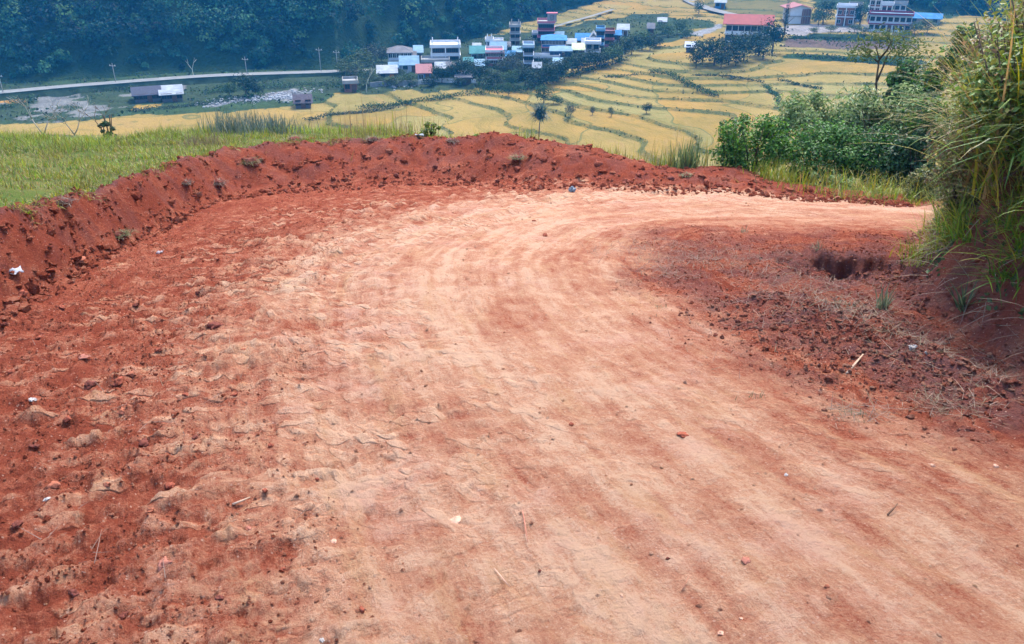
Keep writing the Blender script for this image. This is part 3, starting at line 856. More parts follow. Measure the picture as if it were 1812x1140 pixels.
# ------------------------------------------------------------------ wood on the hill: one mass
def forest():
    P, Nn, Sz, Cl = [], [], [], []
    n = 0
    M = 9000
    CA = rng.uniform(-38, 34, M); CQ = np.where(np.arange(M) < 7600, 1.5 + 46 * rng.random(M), 46 + 120 * rng.random(M)); CR = np.interp(CA, azF, rF) + CQ
    CX, CY = CR * np.sin(np.radians(CA)), CR * np.cos(np.radians(CA)); CD = fbm(CX / 26, CY / 26, 3, 141); CZ = far_z(CX, CY, False)
    for j in range(M):
        if n >= 2500: break
        if j < 7600 and n >= 2260: continue
        A, q, x, y, dens, z = CA[j], CQ[j], CX[j], CY[j], CD[j], CZ[j]
        if A < -6 and q < 7 and rng.random() < .62 + .5 * dens: continue
        if dens < -.38 and rng.random() < .8: continue
        # keep what can be seen over the top edge of the frame, and a little more
        if (z - EYE) / y > .25: continue
        n += 1
        h = (rng.uniform(2.4, 6.5) if rng.random() < .72 else rng.uniform(6.5, 10.5)) * (1 if q > 9 else .6); w = h * rng.uniform(.5, 1.0)
        k = int(rng.integers(95, 135))
        d = sphere_dirs(k); d[:, 2] = np.abs(d[:, 2]) * 1.0 - .25
        lob = 1 + .28 * np.sin(d[:, :1] * 5 + rng.uniform(0, 6)) * np.cos(d[:, 1:2] * 5 + rng.uniform(0, 6))
        P.append(np.array([x, y, z + h * .52]) + d * [w * .55, w * .55, h * .5] * lob * rng.uniform(.75, 1.05, (k, 1)))
        Nn.append(d + [0, 0, .4] + rng.normal(size=(k, 3)) * .4)
        Sz.append(rng.uniform(.45, 1.05, k))
        base = np.array([[.010, .050, .040], [.018, .080, .052], [.042, .125, .058], [.004, .022, .024], [.075, .155, .055]][rng.choice(5, p=[.3, .27, .17, .2, .06])])
        Cl.append(np.clip(base * (1 + .25 * rng.normal(size=(k, 1))), .004, .3))
    V_, F_ = cards(np.vstack(P), np.vstack(Nn), np.concatenate(Sz), .75)
    o = mesh_np('forest', V_, F_, FARLEAF, dict(col=('FLOAT_COLOR', np.repeat(np.vstack(Cl), 4, 0))), smooth=False)
    tag(o, 'dense blue green wood covering the steep hill', kind='stuff')
forest()

# ------------------------------------------------------------------ buildings
WHITE = plain('white_wall', (.56, .57, .59), .8, .08, .8)
PALEB = plain('pale_blue_wall', (.42, .46, .52), .8, .1, .8)
GREYW = plain('grey_cement_wall', (.205, .211, .217), .85, .15, .8)
DGREY = plain('dark_grey_wall', (.081, .081, .093), .85, .2, .8)
MAROON = plain('maroon_wall', (.186, .031, .053), .8, .12, .8)
BRICKR = plain('raw_brick_wall', (.223, .087, .062), .9, .2, 1.2)
PINKW = plain('pink_wall', (.422, .136, .167), .8, .1, .8)
BLUEW = plain('blue_wall', (.037, .136, .310), .8, .1, .8)
TAN = plain('tan_wall', (.248, .155, .093), .85, .15, .8)
CREAM = plain('cream_wall', (.372, .360, .260), .8, .1, .8)
BLUER = plain('blue_roof_sheet', (.06, .19, .36), .9, .2, .6)
LBLUER = plain('light_blue_roof_sheet', (.17, .27, .35), .9, .2, .6)
TEALR = plain('teal_roof_sheet', (.07, .20, .20), .9, .2, .6)
REDR = plain('red_roof_sheet', (.24, .035, .035), .6, .12, .6)
PINKR = plain('faded_red_roof', (.298, .124, .124), .6, .12, .6)
GREYR = plain('grey_roof', (.124, .124, .136), .7, .2, .6)
WHITER = plain('white_roof_sheet', (.25, .28, .31) , .9, .25, .6) if True else plain('white_roof_sheet', (.459, .471, .484), .5, .08, .6)
CONC = plain('concrete', (.285, .279, .267), .85, .12, .8)
WOODD = plain('dark_frame', (.062, .034, .025), .7, .2, 3)
WHTF = plain('white_frame', (.434, .434, .434), .7, .1, 3)
GLASS = plain('dark_glass', (.012, .019, .028), .15, .1, 1)
BLUEG = plain('blue_glass', (.019, .050, .099), .15, .1, 1)
DOORM = plain('door_wood', (.099, .050, .031), .7, .2, 3)
ORANGE = plain('orange_door', (.384, .112, .037), .7, .1, 3)

WIN = {}
def win_mesh(w, h, fm, gm):
    k = (round(w, 1), round(h, 1), fm.name, gm.name)
    if k not in WIN:
        a = MB(); t = .09
        a.box(-w / 2 - t, w / 2 + t, -.06, .10, -t, 0).box(-w / 2 - t, w / 2 + t, -.06, .10, h, h + t)
        a.box(-w / 2 - t, -w / 2, -.06, .10, 0, h).box(w / 2, w / 2 + t, -.06, .10, 0, h).box(-.035, .035, -.055, .10, 0, h)
        b = MB().box(-w / 2, w / 2, -.02, .10, 0, h)
        WIN[k] = (a.mesh('window', fm), b.mesh('pane', gm))
    return WIN[k]

def house(label, px0, px1, py, stories, wall, roof, roofm, cat='house', name='house', depth=6.0, rot=0.0, story=2.7, nwin=None, trim=None,
          frame=None, glass=None, door=None, side_win=1, ww=1.0, wh=1.2, columns=False, stubs=False, tower=None, rise=1.2, group=None, over=.5, lift=0.0):
    frame = frame or WOODD; glass = glass or GLASS; trim = trim or CONC; door = door or DOORM
    p = hit_far((px0 + px1) / 2, py); dep = np.dot(p - [0, 0, EYE], [0, cos(PITCH), -sin(PITCH)])
    w = (px1 - px0) * dep / FPX * .86; az = math.atan2(p[0], p[1]); story *= .80; wh *= .82
    if rot: w = w * (1 - .25 * abs(sin(rot)))
    e = thing(name, label, cat, (p[0], p[1], p[2] + lift), -az + rot, group)
    HOUSES.append(((px0 + px1) / 2, py, ' '.join(label.split()[:5]).split(' with')[0].split(' at ')[0].split(' under')[0].split(' a ')[0].split(' by ')[0]))
    H = stories * story
    MB().box(-w / 2, w / 2, 0, depth, -1.5, H).build('wall', wall, e)
    for i in range(1, stories):
        MB().box(-w / 2 - .25, w / 2 + .25, -.55, depth + .25, i * story - .12, i * story + .12).build('floor_slab', trim, e)
    n = nwin if nwin is not None else max(2, int(w / 2.6))
    for s in range(stories):
        for i in range(n):
            x = -w / 2 + w * (i + .5) / n
            z0 = s * story + .75
            if s == 0 and i == n // 2:
                MB().box(x - .5, x + .5, -.06, .08, -.02, min(2.0, story - .25)).build('door', door, e); continue
            fm, pm = win_mesh(ww, wh, frame, glass)
            f = inst('window', fm, e, (x, 0, z0)); inst('pane', pm, f)
        for i in range(side_win):
            y = depth * (i + .5) / side_win
            fm, pm = win_mesh(ww, wh, frame, glass)
            for sx in (-1, 1):
                f = inst('window', fm, e, (sx * w / 2, y, s * story + .75), sx * pi / 2); inst('pane', pm, f)
        if columns:
            nc = max(2, int(w / 3.0)) + 1
            for i in range(nc):
                x = -w / 2 + .12 + (w - .24) * i / (nc - 1)
                MB().box(x - .14, x + .14, -.5, -.22, s * story + (.12 if s else -1), (s + 1) * story - .12).build('column', trim, e)
    o = over
    if roof == 'flat':
        MB().box(-w / 2 - .35, w / 2 + .35, -.65, depth + .35, H, H + .2).build('roof', roofm, e)
        r = MB(); z0 = H + .2
        r.box(-w / 2 - .3, w / 2 + .3, -.6, -.48, z0, z0 + .55).box(-w / 2 - .3, w / 2 + .3, depth + .18, depth + .3, z0, z0 + .55)
        r.box(-w / 2 - .3, -w / 2 - .18, -.48, depth + .18, z0, z0 + .55).box(w / 2 + .18, w / 2 + .3, -.48, depth + .18, z0, z0 + .55)
        r.build('parapet', wall if not trim else trim, e)
    elif roof == 'gable':
        m = MB(); y0, y1 = -o, depth + o; ym = depth / 2; zr = H + rise
        m.prism([(y0, H - .12), (ym, zr), (y1, H - .12), (y1, H + .02), (ym, zr + .14), (y0, H + .02)], -w / 2 - o, w / 2 + o).build('roof', roofm, e)
        MB().prism([(.05, H + .01), (depth - .05, H + .01), (ym, zr - .08)], -w / 2 + .02, w / 2 - .02).build('gable', wall, e)
    elif roof == 'gable_front':
        m = MB(); b = len(m.v); zr = H + rise
        x0, x1, y0, y1 = -w / 2 - o, w / 2 + o, -o, depth + o
        for sx in (-1, 1):
            m.quadbox([(0, y0, zr), (sx * (w / 2 + o), y0, H - .12), (sx * (w / 2 + o), y1, H - .12), (0, y1, zr), (0, y0, zr + .15), (sx * (w / 2 + o), y0, H + .03), (sx * (w / 2 + o), y1, H + .03), (0, y1, zr + .15)])
        m.build('roof', roofm, e)
        g_ = MB(); g_.v = [(-w / 2 + .02, .02, H + .01), (w / 2 - .02, .02, H + .01), (0, .02, zr - .1), (-w / 2 + .02, depth - .02, H + .01), (w / 2 - .02, depth - .02, H + .01), (0, depth - .02, zr - .1)]
        g_.f = [(0, 1, 2), (5, 4, 3), (0, 3, 4, 1), (1, 4, 5, 2), (2, 5, 3, 0)]
        g_.build('gable', wall, e)
    elif roof == 'hip':
        m = MB(); x0, x1, y0, y1 = -w / 2 - o, w / 2 + o, -o, depth + o; ym = depth / 2; i = min(depth / 2 + o, w / 2 - .2)
        m.v = [(x0, y0, H), (x1, y0, H), (x1, y1, H), (x0, y1, H), (x0 + i, ym, H + rise), (x1 - i, ym, H + rise), (x0, y0, H - .15), (x1, y0, H - .15), (x1, y1, H - .15), (x0, y1, H - .15)]
        m.f = [(0, 1, 5, 4), (1, 2, 5), (2, 3, 4, 5), (3, 0, 4), (6, 7, 1, 0), (7, 8, 2, 1), (8, 9, 3, 2), (9, 6, 0, 3), (9, 8, 7, 6)]
        m.build('roof', roofm, e)
    else:  # lean-to sheet
        MB().prism([(-o, H + .02), (depth + o, H + rise), (depth + o, H + rise + .12), (-o, H + .14)], -w / 2 - o, w / 2 + o).build('roof', roofm, e)
        MB().prism([(.03, H + .01), (depth - .03, H + .01), (depth - .03, H + rise * .9)], -w / 2 + .03, w / 2 - .03).build('gable', wall, e)
    if stubs:
        ns = max(2, int(w / 2.5))
        for i in range(ns):
            for y in (.3, depth - .4):
                x = -w / 2 + .3 + (w - .6) * i / (ns - 1)
                MB().box(x - .13, x + .13, y - .13, y + .13, H + .2, H + 1.5).build('roof_column', trim, e)
    if tower:
        tx, tw, th, tm = tower
        m = MB().box(tx - tw / 2, tx + tw / 2, depth * .35, depth * .35 + tw, H + .2, H + .2 + th); t_o = m.build('stair_tower', tm, e)
        MB().box(tx - tw / 2 - .25, tx + tw / 2 + .25, depth * .35 - .25, depth * .35 + tw + .25, H + .2 + th, H + .38 + th).build('tower_slab', trim, t_o)
        fm, pm = win_mesh(.8, 1.0, frame, glass)
        f = inst('tower_window', fm, t_o, (tx, depth * .35, H + .2 + th * .35))
    return e, w, H, p

HOUSES = []
house('long grey house with dark hipped roof at the left end of the village', 686, 732, 118, 2, PALEB, 'hip', GREYR, depth=8, nwin=6, story=2.5, frame=WHTF)
house('small pale hut with white sheet roof beside the long grey house', 734, 748, 108, 1, PALEB, 'lean', LBLUER, cat='hut', name='hut', depth=5)
house('white two storey concrete house with column stubs on its roof', 760, 818, 112, 2, WHITE, 'flat', WHITE, depth=9, nwin=7, stubs=True, story=2.5, trim=WHITE, columns=True)
house('low grey house with a row of dark windows below the white concrete house', 744, 798, 121, 1, GREYW, 'flat', CONC, depth=6, nwin=7, story=2.4)
house('light blue sheet-roofed shed among village trees', 708, 742, 128, 1, PALEB, 'gable', LBLUER, cat='shed', name='shed', depth=7, story=2.2, rise=1.6)
house('long low shed with a white roof and an orange door', 668, 704, 143, 1, DGREY, 'lean', WHITER, cat='shed', name='shed', depth=6, door=ORANGE, rise=.9, story=2.3)
house('small bright blue house under a purple pink roof', 738, 764, 142, 1, BLUEW, 'gable', PINKR, depth=6, rise=1.5, story=2.7, frame=WHTF)
house('low grey farm shed at the edge of the rice, right of the blue house', 806, 838, 147, 1, DGREY, 'lean', GREYR, cat='shed', name='shed', depth=5, rise=.6, story=2)
house('pink house with pale door frames in the middle of the village', 859, 891, 115, 2, PINKW, 'flat', PINKW, depth=7, nwin=5, trim=WHITE, story=2.0, frame=WHTF, wh=.9)
house('teal-roofed hut just left of the pink house', 832, 858, 110, 1, PALEB, 'gable', TEALR, cat='hut', name='hut', depth=6, rise=1.4)
house('pale house with a blue sheet roof behind the pink house', 868, 896, 103, 1, WHITE, 'gable', LBLUER, depth=6, rise=1.5)
house('small white box house high at the back of the village', 874, 890, 86, 1, WHITE, 'flat', WHITE, depth=5, story=2.4, nwin=2, trim=WHITE)
house('unfinished white frame house with bare columns, left of the white box house', 860, 873, 95, 2, GREYW, 'flat', CONC, depth=5, columns=True, stubs=True, trim=WHITE, story=1.9)
house('grey three storey house half hidden by trees at the village back', 902, 921, 82, 3, GREYW, 'flat', CONC, depth=6, story=2.2, stubs=True)
house('maroon four storey house with a grey stair tower, tallest in the village', 950, 982, 76, 3, MAROON, 'flat', CONC, depth=8, story=2.2, trim=PINKW, tower=(1.6, 2.6, 2.2, GREYW), nwin=4)
house('low white house at the foot of the maroon tall house', 942, 958, 72, 1, WHITE, 'flat', WHITER, depth=5, story=2, trim=WHITE)
house('large house with maroon lower floor and wide bright blue roof', 956, 1003, 97, 2, BLUEW, 'hip', BLUER, depth=9, story=2.3, trim=PINKW, nwin=7, rise=.9, frame=WHTF)
house('white house with a blue glass front and light blue roof', 972, 1012, 107, 1, WHITE, 'hip', LBLUER, depth=8, story=3.0, nwin=4, glass=BLUEG, frame=BLUEW, ww=1.6, wh=1.6, rise=.7)
house('white walled yard building in front of the glass-fronted house', 940, 992, 112, 1, WHITE, 'flat', WHITER, depth=3, story=1.9, trim=WHITE, nwin=5, wh=.8, cat='building', name='building')
house('narrow grey purple three storey house left of the white yard', 926, 944, 124, 3, GREYW, 'flat', LBLUER, depth=6, story=2.2, trim=PALEB)
house('yellow green roofed shed right of the glass-fronted house', 1013, 1033, 100, 1, CREAM, 'gable', plain('yellow_green_roof', (.45, .52, .30), .6), cat='shed', name='shed', depth=5, story=2)
house('pale grey two storey house at the right end of the white yard', 1034, 1062, 103, 2, GREYW, 'flat', PALEB, depth=6, story=2.3, trim=WHITE)
house('long low house with bright teal blue roof at the village back', 1018, 1046, 80, 1, TAN, 'gable', BLUER, depth=6, story=2, rise=1.4)
house('white gabled house between the two blue-roofed houses', 1044, 1055, 82, 1, WHITE, 'gable_front', WHITER, depth=6, story=2.2, rise=1.6, nwin=2)
house('blue three storey house with a bright blue top slab', 1054, 1068, 92, 3, BLUEW, 'flat', BLUER, depth=6, story=2.1, trim=LBLUER)
house('red and pink house right of the blue three storey house', 1069, 1086, 80, 2, PINKW, 'flat', PINKR, depth=6, story=2.1, trim=BRICKR)
house('white-roofed low house at the right end of the village', 1092, 1112, 64, 1, PALEB, 'lean', WHITER, depth=6, story=2, rise=.9)
house('small white-roofed hut alone above the far trees', 1164, 1178, 47, 1, GREYW, 'lean', WHITER, cat='hut', name='hut', depth=5, story=1.8, rise=.7)
house('narrow grey hut standing beside the far dark trees', 1146, 1156, 62, 1, GREYW, 'gable', GREYR, cat='hut', name='hut', depth=4, story=2.6)
house('tiny dark hut with a pale roof at the left foot of the tree clump', 1213, 1229, 93, 1, DGREY, 'gable', PALEB, cat='hut', name='hut', depth=4, story=1.6, rise=.9)
house('white and blue roadside house on the far side road', 1264, 1284, 14, 1, BLUEW, 'lean', WHITER, depth=6, story=2.2, rise=.8)
# right hand group on the rise
house('long white two storey house with a bright red roof', 1277, 1364, 74, 2, WHITE, 'gable', REDR, depth=8, story=3.0, nwin=7, trim=WHITE, rise=2.0, over=.9, ww=1.3, wh=1.4)
house('low white wing with dark door at the right of the red-roofed house', 1366, 1382, 70, 1, WHITE, 'flat', CONC, depth=6, story=2.8, trim=WHITE)
e, w, H, p = house('white house with brown pillared porch and overhanging faded red roof', 1392, 1436, 40, 2, WHITE, 'gable_front', PINKR, depth=9, story=2.7, nwin=0, trim=CONC, rise=1.0, over=1.1, rot=.25)
for i in range(4):
    MB().box(w * .12 + i * w * .12 - .13, w * .12 + i * w * .12 + .13, -.9, -.62, -1, H - .2).build('porch_pillar', TAN, e)
MB().box(w * .08, w / 2, -.06, .02, 0, H - .1).build('porch_front', BRICKR, e)
house('unfinished red brick house with white concrete frame and white top slab', 1476, 1511, 43, 2, BRICKR, 'flat', WHITE, depth=7, story=3.2, nwin=3, trim=WHITE, columns=True, frame=WHTF)
house('grey blue house half behind the unfinished brick house', 1498, 1522, 36, 2, PALEB, 'flat', CONC, depth=7, story=2.7, nwin=3)
house('tall red brick tower house with white frame, highest on the right', 1533, 1555, 36, 4, BRICKR, 'flat', WHITE, depth=6, story=2.6, nwin=2, trim=WHITE, columns=True, frame=WHTF)
house('brick house with white frame next to the tall brick tower', 1555, 1576, 36, 2, BRICKR, 'flat', PALEB, depth=6, story=2.9, nwin=2, trim=WHITE, columns=True)
house('wide white house with a maroon balcony band and blue top floor', 1532, 1612, 56, 2, PALEB, 'flat', LBLUER, depth=8, story=2.7, nwin=7, trim=MAROON)
house('light blue upper house with flat roof behind the maroon balcony', 1578, 1600, 34, 2, PALEB, 'flat', LBLUER, depth=6, story=2.6, nwin=2)
house('long low blue-roofed shed at the far right of the houses', 1606, 1664, 42, 1, GREYW, 'gable', BLUER, cat='shed', name='shed', depth=6, story=2.2, rise=1.2)
# left side below the highway
house('long dark open shed with a dark sheet roof below the highway', 238, 287, 180, 1, DGREY, 'gable', plain('dark_sheet_roof', (.055, .06, .085), .7), cat='shed', name='shed', depth=6, story=2.0, rise=1.2, nwin=6)
house('dark shed with a bright white roof below the highway', 286, 325, 179, 1, DGREY, 'lean', WHITER, cat='shed', name='shed', depth=5, story=1.9, rise=1.1, nwin=4)
house('small dark thatched field hut standing at the edge of the rice', 522, 552, 189, 1, DGREY, 'gable', plain('thatch', (.09, .075, .085), .9, .3), cat='hut', name='hut', depth=4, story=1.5, rise=1.3, nwin=3)
house('low brick ruin between bare trees left of the village', 608, 634, 160, 1, BRICKR, 'flat', CONC, cat='building', name='building', depth=5, story=2.4)

for px0, px1, py, wl, rf, rm, lb in (
    (722, 736, 112, 'PALEB', 'gable', 'GREYR', 'tiny grey-roofed house between the long grey house and the blue-roofed shed'),
    (690, 706, 130, 'WHITE', 'gable', 'LBLUER', 'tiny pale-roofed hut left of the blue-roofed shed'),
    (772, 788, 134, 'PALEB', 'lean', 'WHITER', 'tiny white-roofed hut right of the bright blue house'),
    (792, 806, 130, 'TAN', 'gable', 'GREYR', 'tiny brown hut among trees below the low grey windowed house'),
    (822, 836, 122, 'WHITE', 'gable', 'TEALR', 'small teal-roofed hut below the white concrete house'),
    (842, 856, 128, 'PALEB', 'lean', 'LBLUER', 'tiny pale blue hut left below the pink house'),
    (838, 850, 98, 'WHITE', 'lean', 'WHITER', 'tiny white-roofed hut behind the teal-roofed hut'),
    (896, 910, 112, 'PALEB', 'gable', 'BLUER', 'small blue-roofed hut right of the pink house'),
    (908, 922, 104, 'GREYW', 'lean', 'LBLUER', 'tiny light blue-roofed hut below the grey three storey house'),
    (925, 940, 92, 'GREYW', 'flat', 'CONC', 'small grey flat-roofed house left of the maroon-floored large house'),
    (888, 902, 92, 'WHITE', 'gable', 'GREYR', 'small white house with grey roof below the white box house'),
    (984, 996, 74, 'WHITE', 'gable', 'LBLUER', 'tiny white house right of the maroon tall house'),
    (1004, 1018, 88, 'PINKW', 'lean', 'WHITER', 'small pink house behind the yellow green roofed shed'),
    (1030, 1044, 90, 'WHITE', 'lean', 'WHITER', 'tiny white hut left of the pale grey two storey house'),
    (1086, 1097, 74, 'PALEB', 'gable', 'BLUER', 'tiny blue-roofed hut right of the red and pink house'),
    (944, 956, 132, 'WHITE', 'gable', 'WHITER', 'tiny white hut low among the trees below the narrow grey purple house'),
    (980, 994, 126, 'WHITE', 'lean', 'LBLUER', 'tiny white hut under the trees below the white yard')):
    house(lb, px0, px1, py, 1, globals()[wl], rf, globals()[rm], cat='hut' if 'hut' in lb else 'house', name='hut' if 'hut' in lb else 'house', depth=4, story=2.3, rise=.9, nwin=2)

# stone walls in the village
def wall_run(label, pts, h, m, cat='wall'):
    P = [hit_far(*p) for p in pts]
    e = thing('boundary_wall', label, cat, P[0])
    for a, b in zip(P[:-1], P[1:]):
        d = b - a; Lw = math.hypot(d[0], d[1]); n = max(1, int(Lw / 3.0))
        for i in range(n):
            u, v = a + d * i / n - P[0], a + d * (i + 1) / n - P[0]
            k = mathutils.Vector((-(d[1]) / Lw * .15, d[0] / Lw * .15, 0)); u = mathutils.Vector(u); v = mathutils.Vector(v); g0 = (v - u).normalized() * .02
            u = u + g0; v = v - g0; up = mathutils.Vector((0, 0, h + .12 * (i % 2))); dn = mathutils.Vector((0, 0, -.6))
            m_ = MB(); m_.quadbox([u - k + dn, v - k + dn, v + k + dn, u + k + dn, u - k + up, v - k + up, v + k + up, u + k + up]); m_.build('wall_section', m, e)
wall_run('low white boundary wall along the front of the village', [(740, 146), (770, 145), (830, 145), (842, 147)], .9, WHITE)
wall_run('pale rubble wall below the shed with the orange door', [(655, 155), (690, 150), (740, 150)], 1.1, GREYW)

# utility poles along the highway
for px, pyb, hpx, lab in ((205, 146, 33, 'utility pole beside the highway above the pale scrub'), (437, 132, 30, 'utility pole beside the highway at the dark roadside tree'),
                          (568, 128, 42, 'taller utility pole beside the highway left of the village'), (598, 128, 38, 'utility pole nearest the village on the highway'), (6, 165, 34, 'leftmost utility pole on the highway')):
    d = ray(px, pyb); tt = (-32.4 - EYE) / d[2]; p = d * tt + [0, 0, EYE]; dep = tt
    h = hpx * dep / FPX
    e = thing('utility_pole', lab, 'pole', p, -.3, 'utility poles along the highway')
    MB().tube([(0, 0, -1), (0, 0, h)], [.10, .06], 6).build('pole', CONC, e, True)
    MB().box(-.9, .9, -.06, .06, h - .7, h - .58).build('crossarm', CONC, e)
    for x in (-.7, .7):
        MB().tube([(x, 0, h - .58), (x, 0, h - .36)], [.07, .05], 5).build('insulator', WHITE, e)

# ------------------------------------------------------------------ valley trees
ORD = ('leftmost', 'second from the left', 'third from the left', 'fourth from the left', 'fifth from the left', 'sixth from the left', 'seventh from the left', 'eighth from the left', 'ninth from the left', 'tenth from the left')
def tree_row(rows, kind, what, group, name='tree', cat='tree'):
    for i, a in enumerate(sorted(rows)):
        far_tree(*a, kind if isinstance(kind, str) else kind[i % len(kind)], what + ', ' + ORD[i], group, name, cat)
tree_row(((1243, 110, 45, 44), (1264, 113, 50, 48), (1290, 109, 57, 54), (1316, 105, 52, 54), (1342, 98, 52, 50), (1366, 91, 62, 44), (1302, 115, 40, 44), (1232, 118, 34, 30), (1276, 119, 32, 42), (1350, 104, 34, 40)), 'dark', 'dark tree in the clump before the red-roofed house', 'trees before the red-roofed house')
tree_row(((1100, 104, 38, 42), (1118, 96, 38, 40), (1136, 86, 34, 38), (1084, 112, 34, 40), (1160, 82, 24, 28), (1150, 88, 26, 30), (1064, 118, 30, 36)), ('dark', 'mid', 'dark'), 'bushy tree in the row right of the village', 'trees right of the village')
VT = [(640, 128, 34, 44), (662, 116, 32, 40), (622, 142, 34, 44), (720, 148, 18, 28), (782, 146, 26, 32), (802, 143, 30, 30), (822, 142, 36, 36), (848, 148, 32, 38), (872, 153, 26, 36),
      (905, 153, 26, 32), (930, 150, 30, 34), (948, 153, 28, 36), (968, 148, 32, 40), (990, 140, 32, 40), (1012, 130, 30, 36), (1034, 124, 28, 34), (1050, 118, 28, 34), (836, 126, 20, 28),
      (960, 126, 20, 28), (770, 137, 18, 26), (890, 132, 22, 28), (700, 152, 16, 26), (655, 150, 24, 32), (752, 119, 14, 18), (815, 128, 18, 24), (925, 100, 18, 20), (900, 93, 16, 22), (935, 85, 16, 18), (848, 97, 14, 18),
      (738, 122, 14, 16), (786, 127, 18, 24), (706, 116, 12, 18), (676, 108, 20, 26), (690, 126, 12, 16), (800, 118, 12, 16), (828, 112, 12, 18), (858, 124, 16, 22), (912, 118, 24, 26), (948, 112, 14, 18), (1000, 118, 16, 22),
      (1022, 108, 14, 18), (1064, 100, 16, 20), (1086, 92, 16, 20), (940, 96, 12, 16), (880, 96, 12, 16), (1010, 84, 10, 14), (1040, 96, 10, 14), (610, 130, 26, 32), (758, 150, 14, 22), (850, 110, 12, 16)]
VT += [(670, 150, 14, 22), (684, 150, 12, 20), (712, 134, 12, 16), (730, 150, 12, 20), (766, 150, 14, 22), (778, 122, 14, 18), (790, 140, 16, 22), (812, 150, 14, 24), (838, 136, 16, 20), (858, 138, 18, 22), (866, 104, 10, 14),
       (894, 122, 14, 18), (906, 128, 18, 22), (918, 138, 20, 24), (938, 134, 16, 18), (954, 142, 18, 22), (972, 134, 18, 22), (984, 116, 12, 18), (996, 128, 16, 20), (1008, 112, 12, 16), (1028, 114, 14, 18), (1044, 106, 12, 16), (1060, 112, 14, 18), (1074, 96, 12, 16), (950, 84, 10, 12), (1000, 76, 10, 12)]
used = {}
for i, a in enumerate(VT):
    hs = min(HOUSES, key=lambda h: abs(h[0] - a[0]) + 1.3 * abs(h[1] - a[1]))
    dx, dy = a[0] - hs[0], a[1] - hs[1]
    rel = ('right of' if dx > 0 else 'left of') if abs(dx) > max(8, abs(dy)) else ('below' if dy > 0 else 'behind')
    a = (a[0], a[1], a[2] * 1.22, a[3] * 1.15)
    lb = ('large' if a[2] > 36 else 'small' if a[2] < 20 else 'bushy') + ' village tree ' + rel + ' the ' + hs[2]
    far_tree(*a, ('dark', 'mid', 'dark', 'grey')[a[0] % 4] if a[0] > 735 else ('mid', 'light', 'grey')[a[0] % 3], lb, 'trees among the village houses')
far_tree(905, 138, 46, 52, 'grey', 'large grey green spreading tree right of the pink house')
tree_row(((1182, 64, 22, 32), (1198, 60, 24, 32), (1216, 66, 18, 26), (1172, 58, 18, 24), (1205, 50, 18, 22), (1236, 24, 26, 20)), 'mid', 'small tree beside the far side road', 'trees by the side road')
far_tree(436, 168, 44, 46, 'dark', 'dark roadside tree below the highway, tallest of its group')
far_tree(406, 168, 26, 30, 'mid', 'small round tree left of the dark roadside tree')
far_tree(456, 166, 20, 26, 'dark', 'low dark bush-like tree right of the dark roadside tree')
far_tree(1521, 44, 42, 26, 'dark', 'dark tree between the unfinished brick house and the tower house')
far_tree(1456, 40, 44, 36, 'dark', 'dark tall tree between the pillared house and the brick house')
far_tree(1448, 44, 30, 26, 'mid', 'mid green tree right of the pillared house')
far_tree(1388, 60, 60, 9, 'grey', 'thin grey tree left of the pillared house')
tree_row(((1512, 56, 14, 26), (1530, 60, 14, 24), (1470, 56, 12, 24), (1618, 60, 22, 30), (1640, 58, 24, 34), (1440, 60, 12, 20), (1600, 64, 12, 24)), 'mid', 'green bush before the far right houses', 'bushes before the right houses', 'bush', 'bush')
far_tree(1010, 206, 22, 18, 'grey', 'small grey tree alone in the rice right of the tufted tree')
far_tree(1048, 202, 16, 11, 'grey', 'thin little tree on a rice bund, small and leaning')
far_tree(1082, 203, 18, 12, 'light', 'pale sapling on a rice bund left of the round bush')
far_tree(1144, 200, 20, 22, 'dark', 'round dark green bush at a bund corner in the rice', None, 'bush', 'bush')
far_tree(900, 168, 22, 16, 'mid', 'slim tree at the rice edge below the village')
far_tree(962, 182, 34, 36, 'mid', 'large leafy bush at the tip of the rice spur', None, 'bush', 'bush')
far_tree(980, 182, 16, 30, 'mid', 'low spreading bush right of the large leafy bush', None, 'bush', 'bush')

def tufted_tree():
    p = hit_far(953, 246); dep = np.dot(p - [0, 0, EYE], [0, cos(PITCH), -sin(PITCH)]); h = 62 * dep / FPX
    e = thing('tufted_tree', 'thin trunked tree with a drooping tuft of leaves, standing behind the berm', 'tree', p)
    MB().tube([(0, 0, -.5), (.1, 0, h * .35), (.22, 0, h * .72)], [.11, .09, .07], 6).build('trunk', BARK, e, True)
    n = 260; top = np.array([.25, 0, h * .74])
    b = top + rng.normal(size=(n, 3)) * [.25, .25, .3] * h / 4
    V_, F_, k = strips(b, rng.uniform(0, 6.28, n), rng.uniform(.25, .42, n) * h, np.full(n, .035 * h), rng.uniform(.1, 1.6, n), rng.uniform(.4, 1.4, n), 3)
    mesh_np('crown', V_, F_, LEAF, dict(col=('FLOAT_COLOR', np.repeat(palette(n, [(.03, .06, .04), (.05, .085, .05), (.09, .11, .06)]), k, 0))), e, False)
tufted_tree()

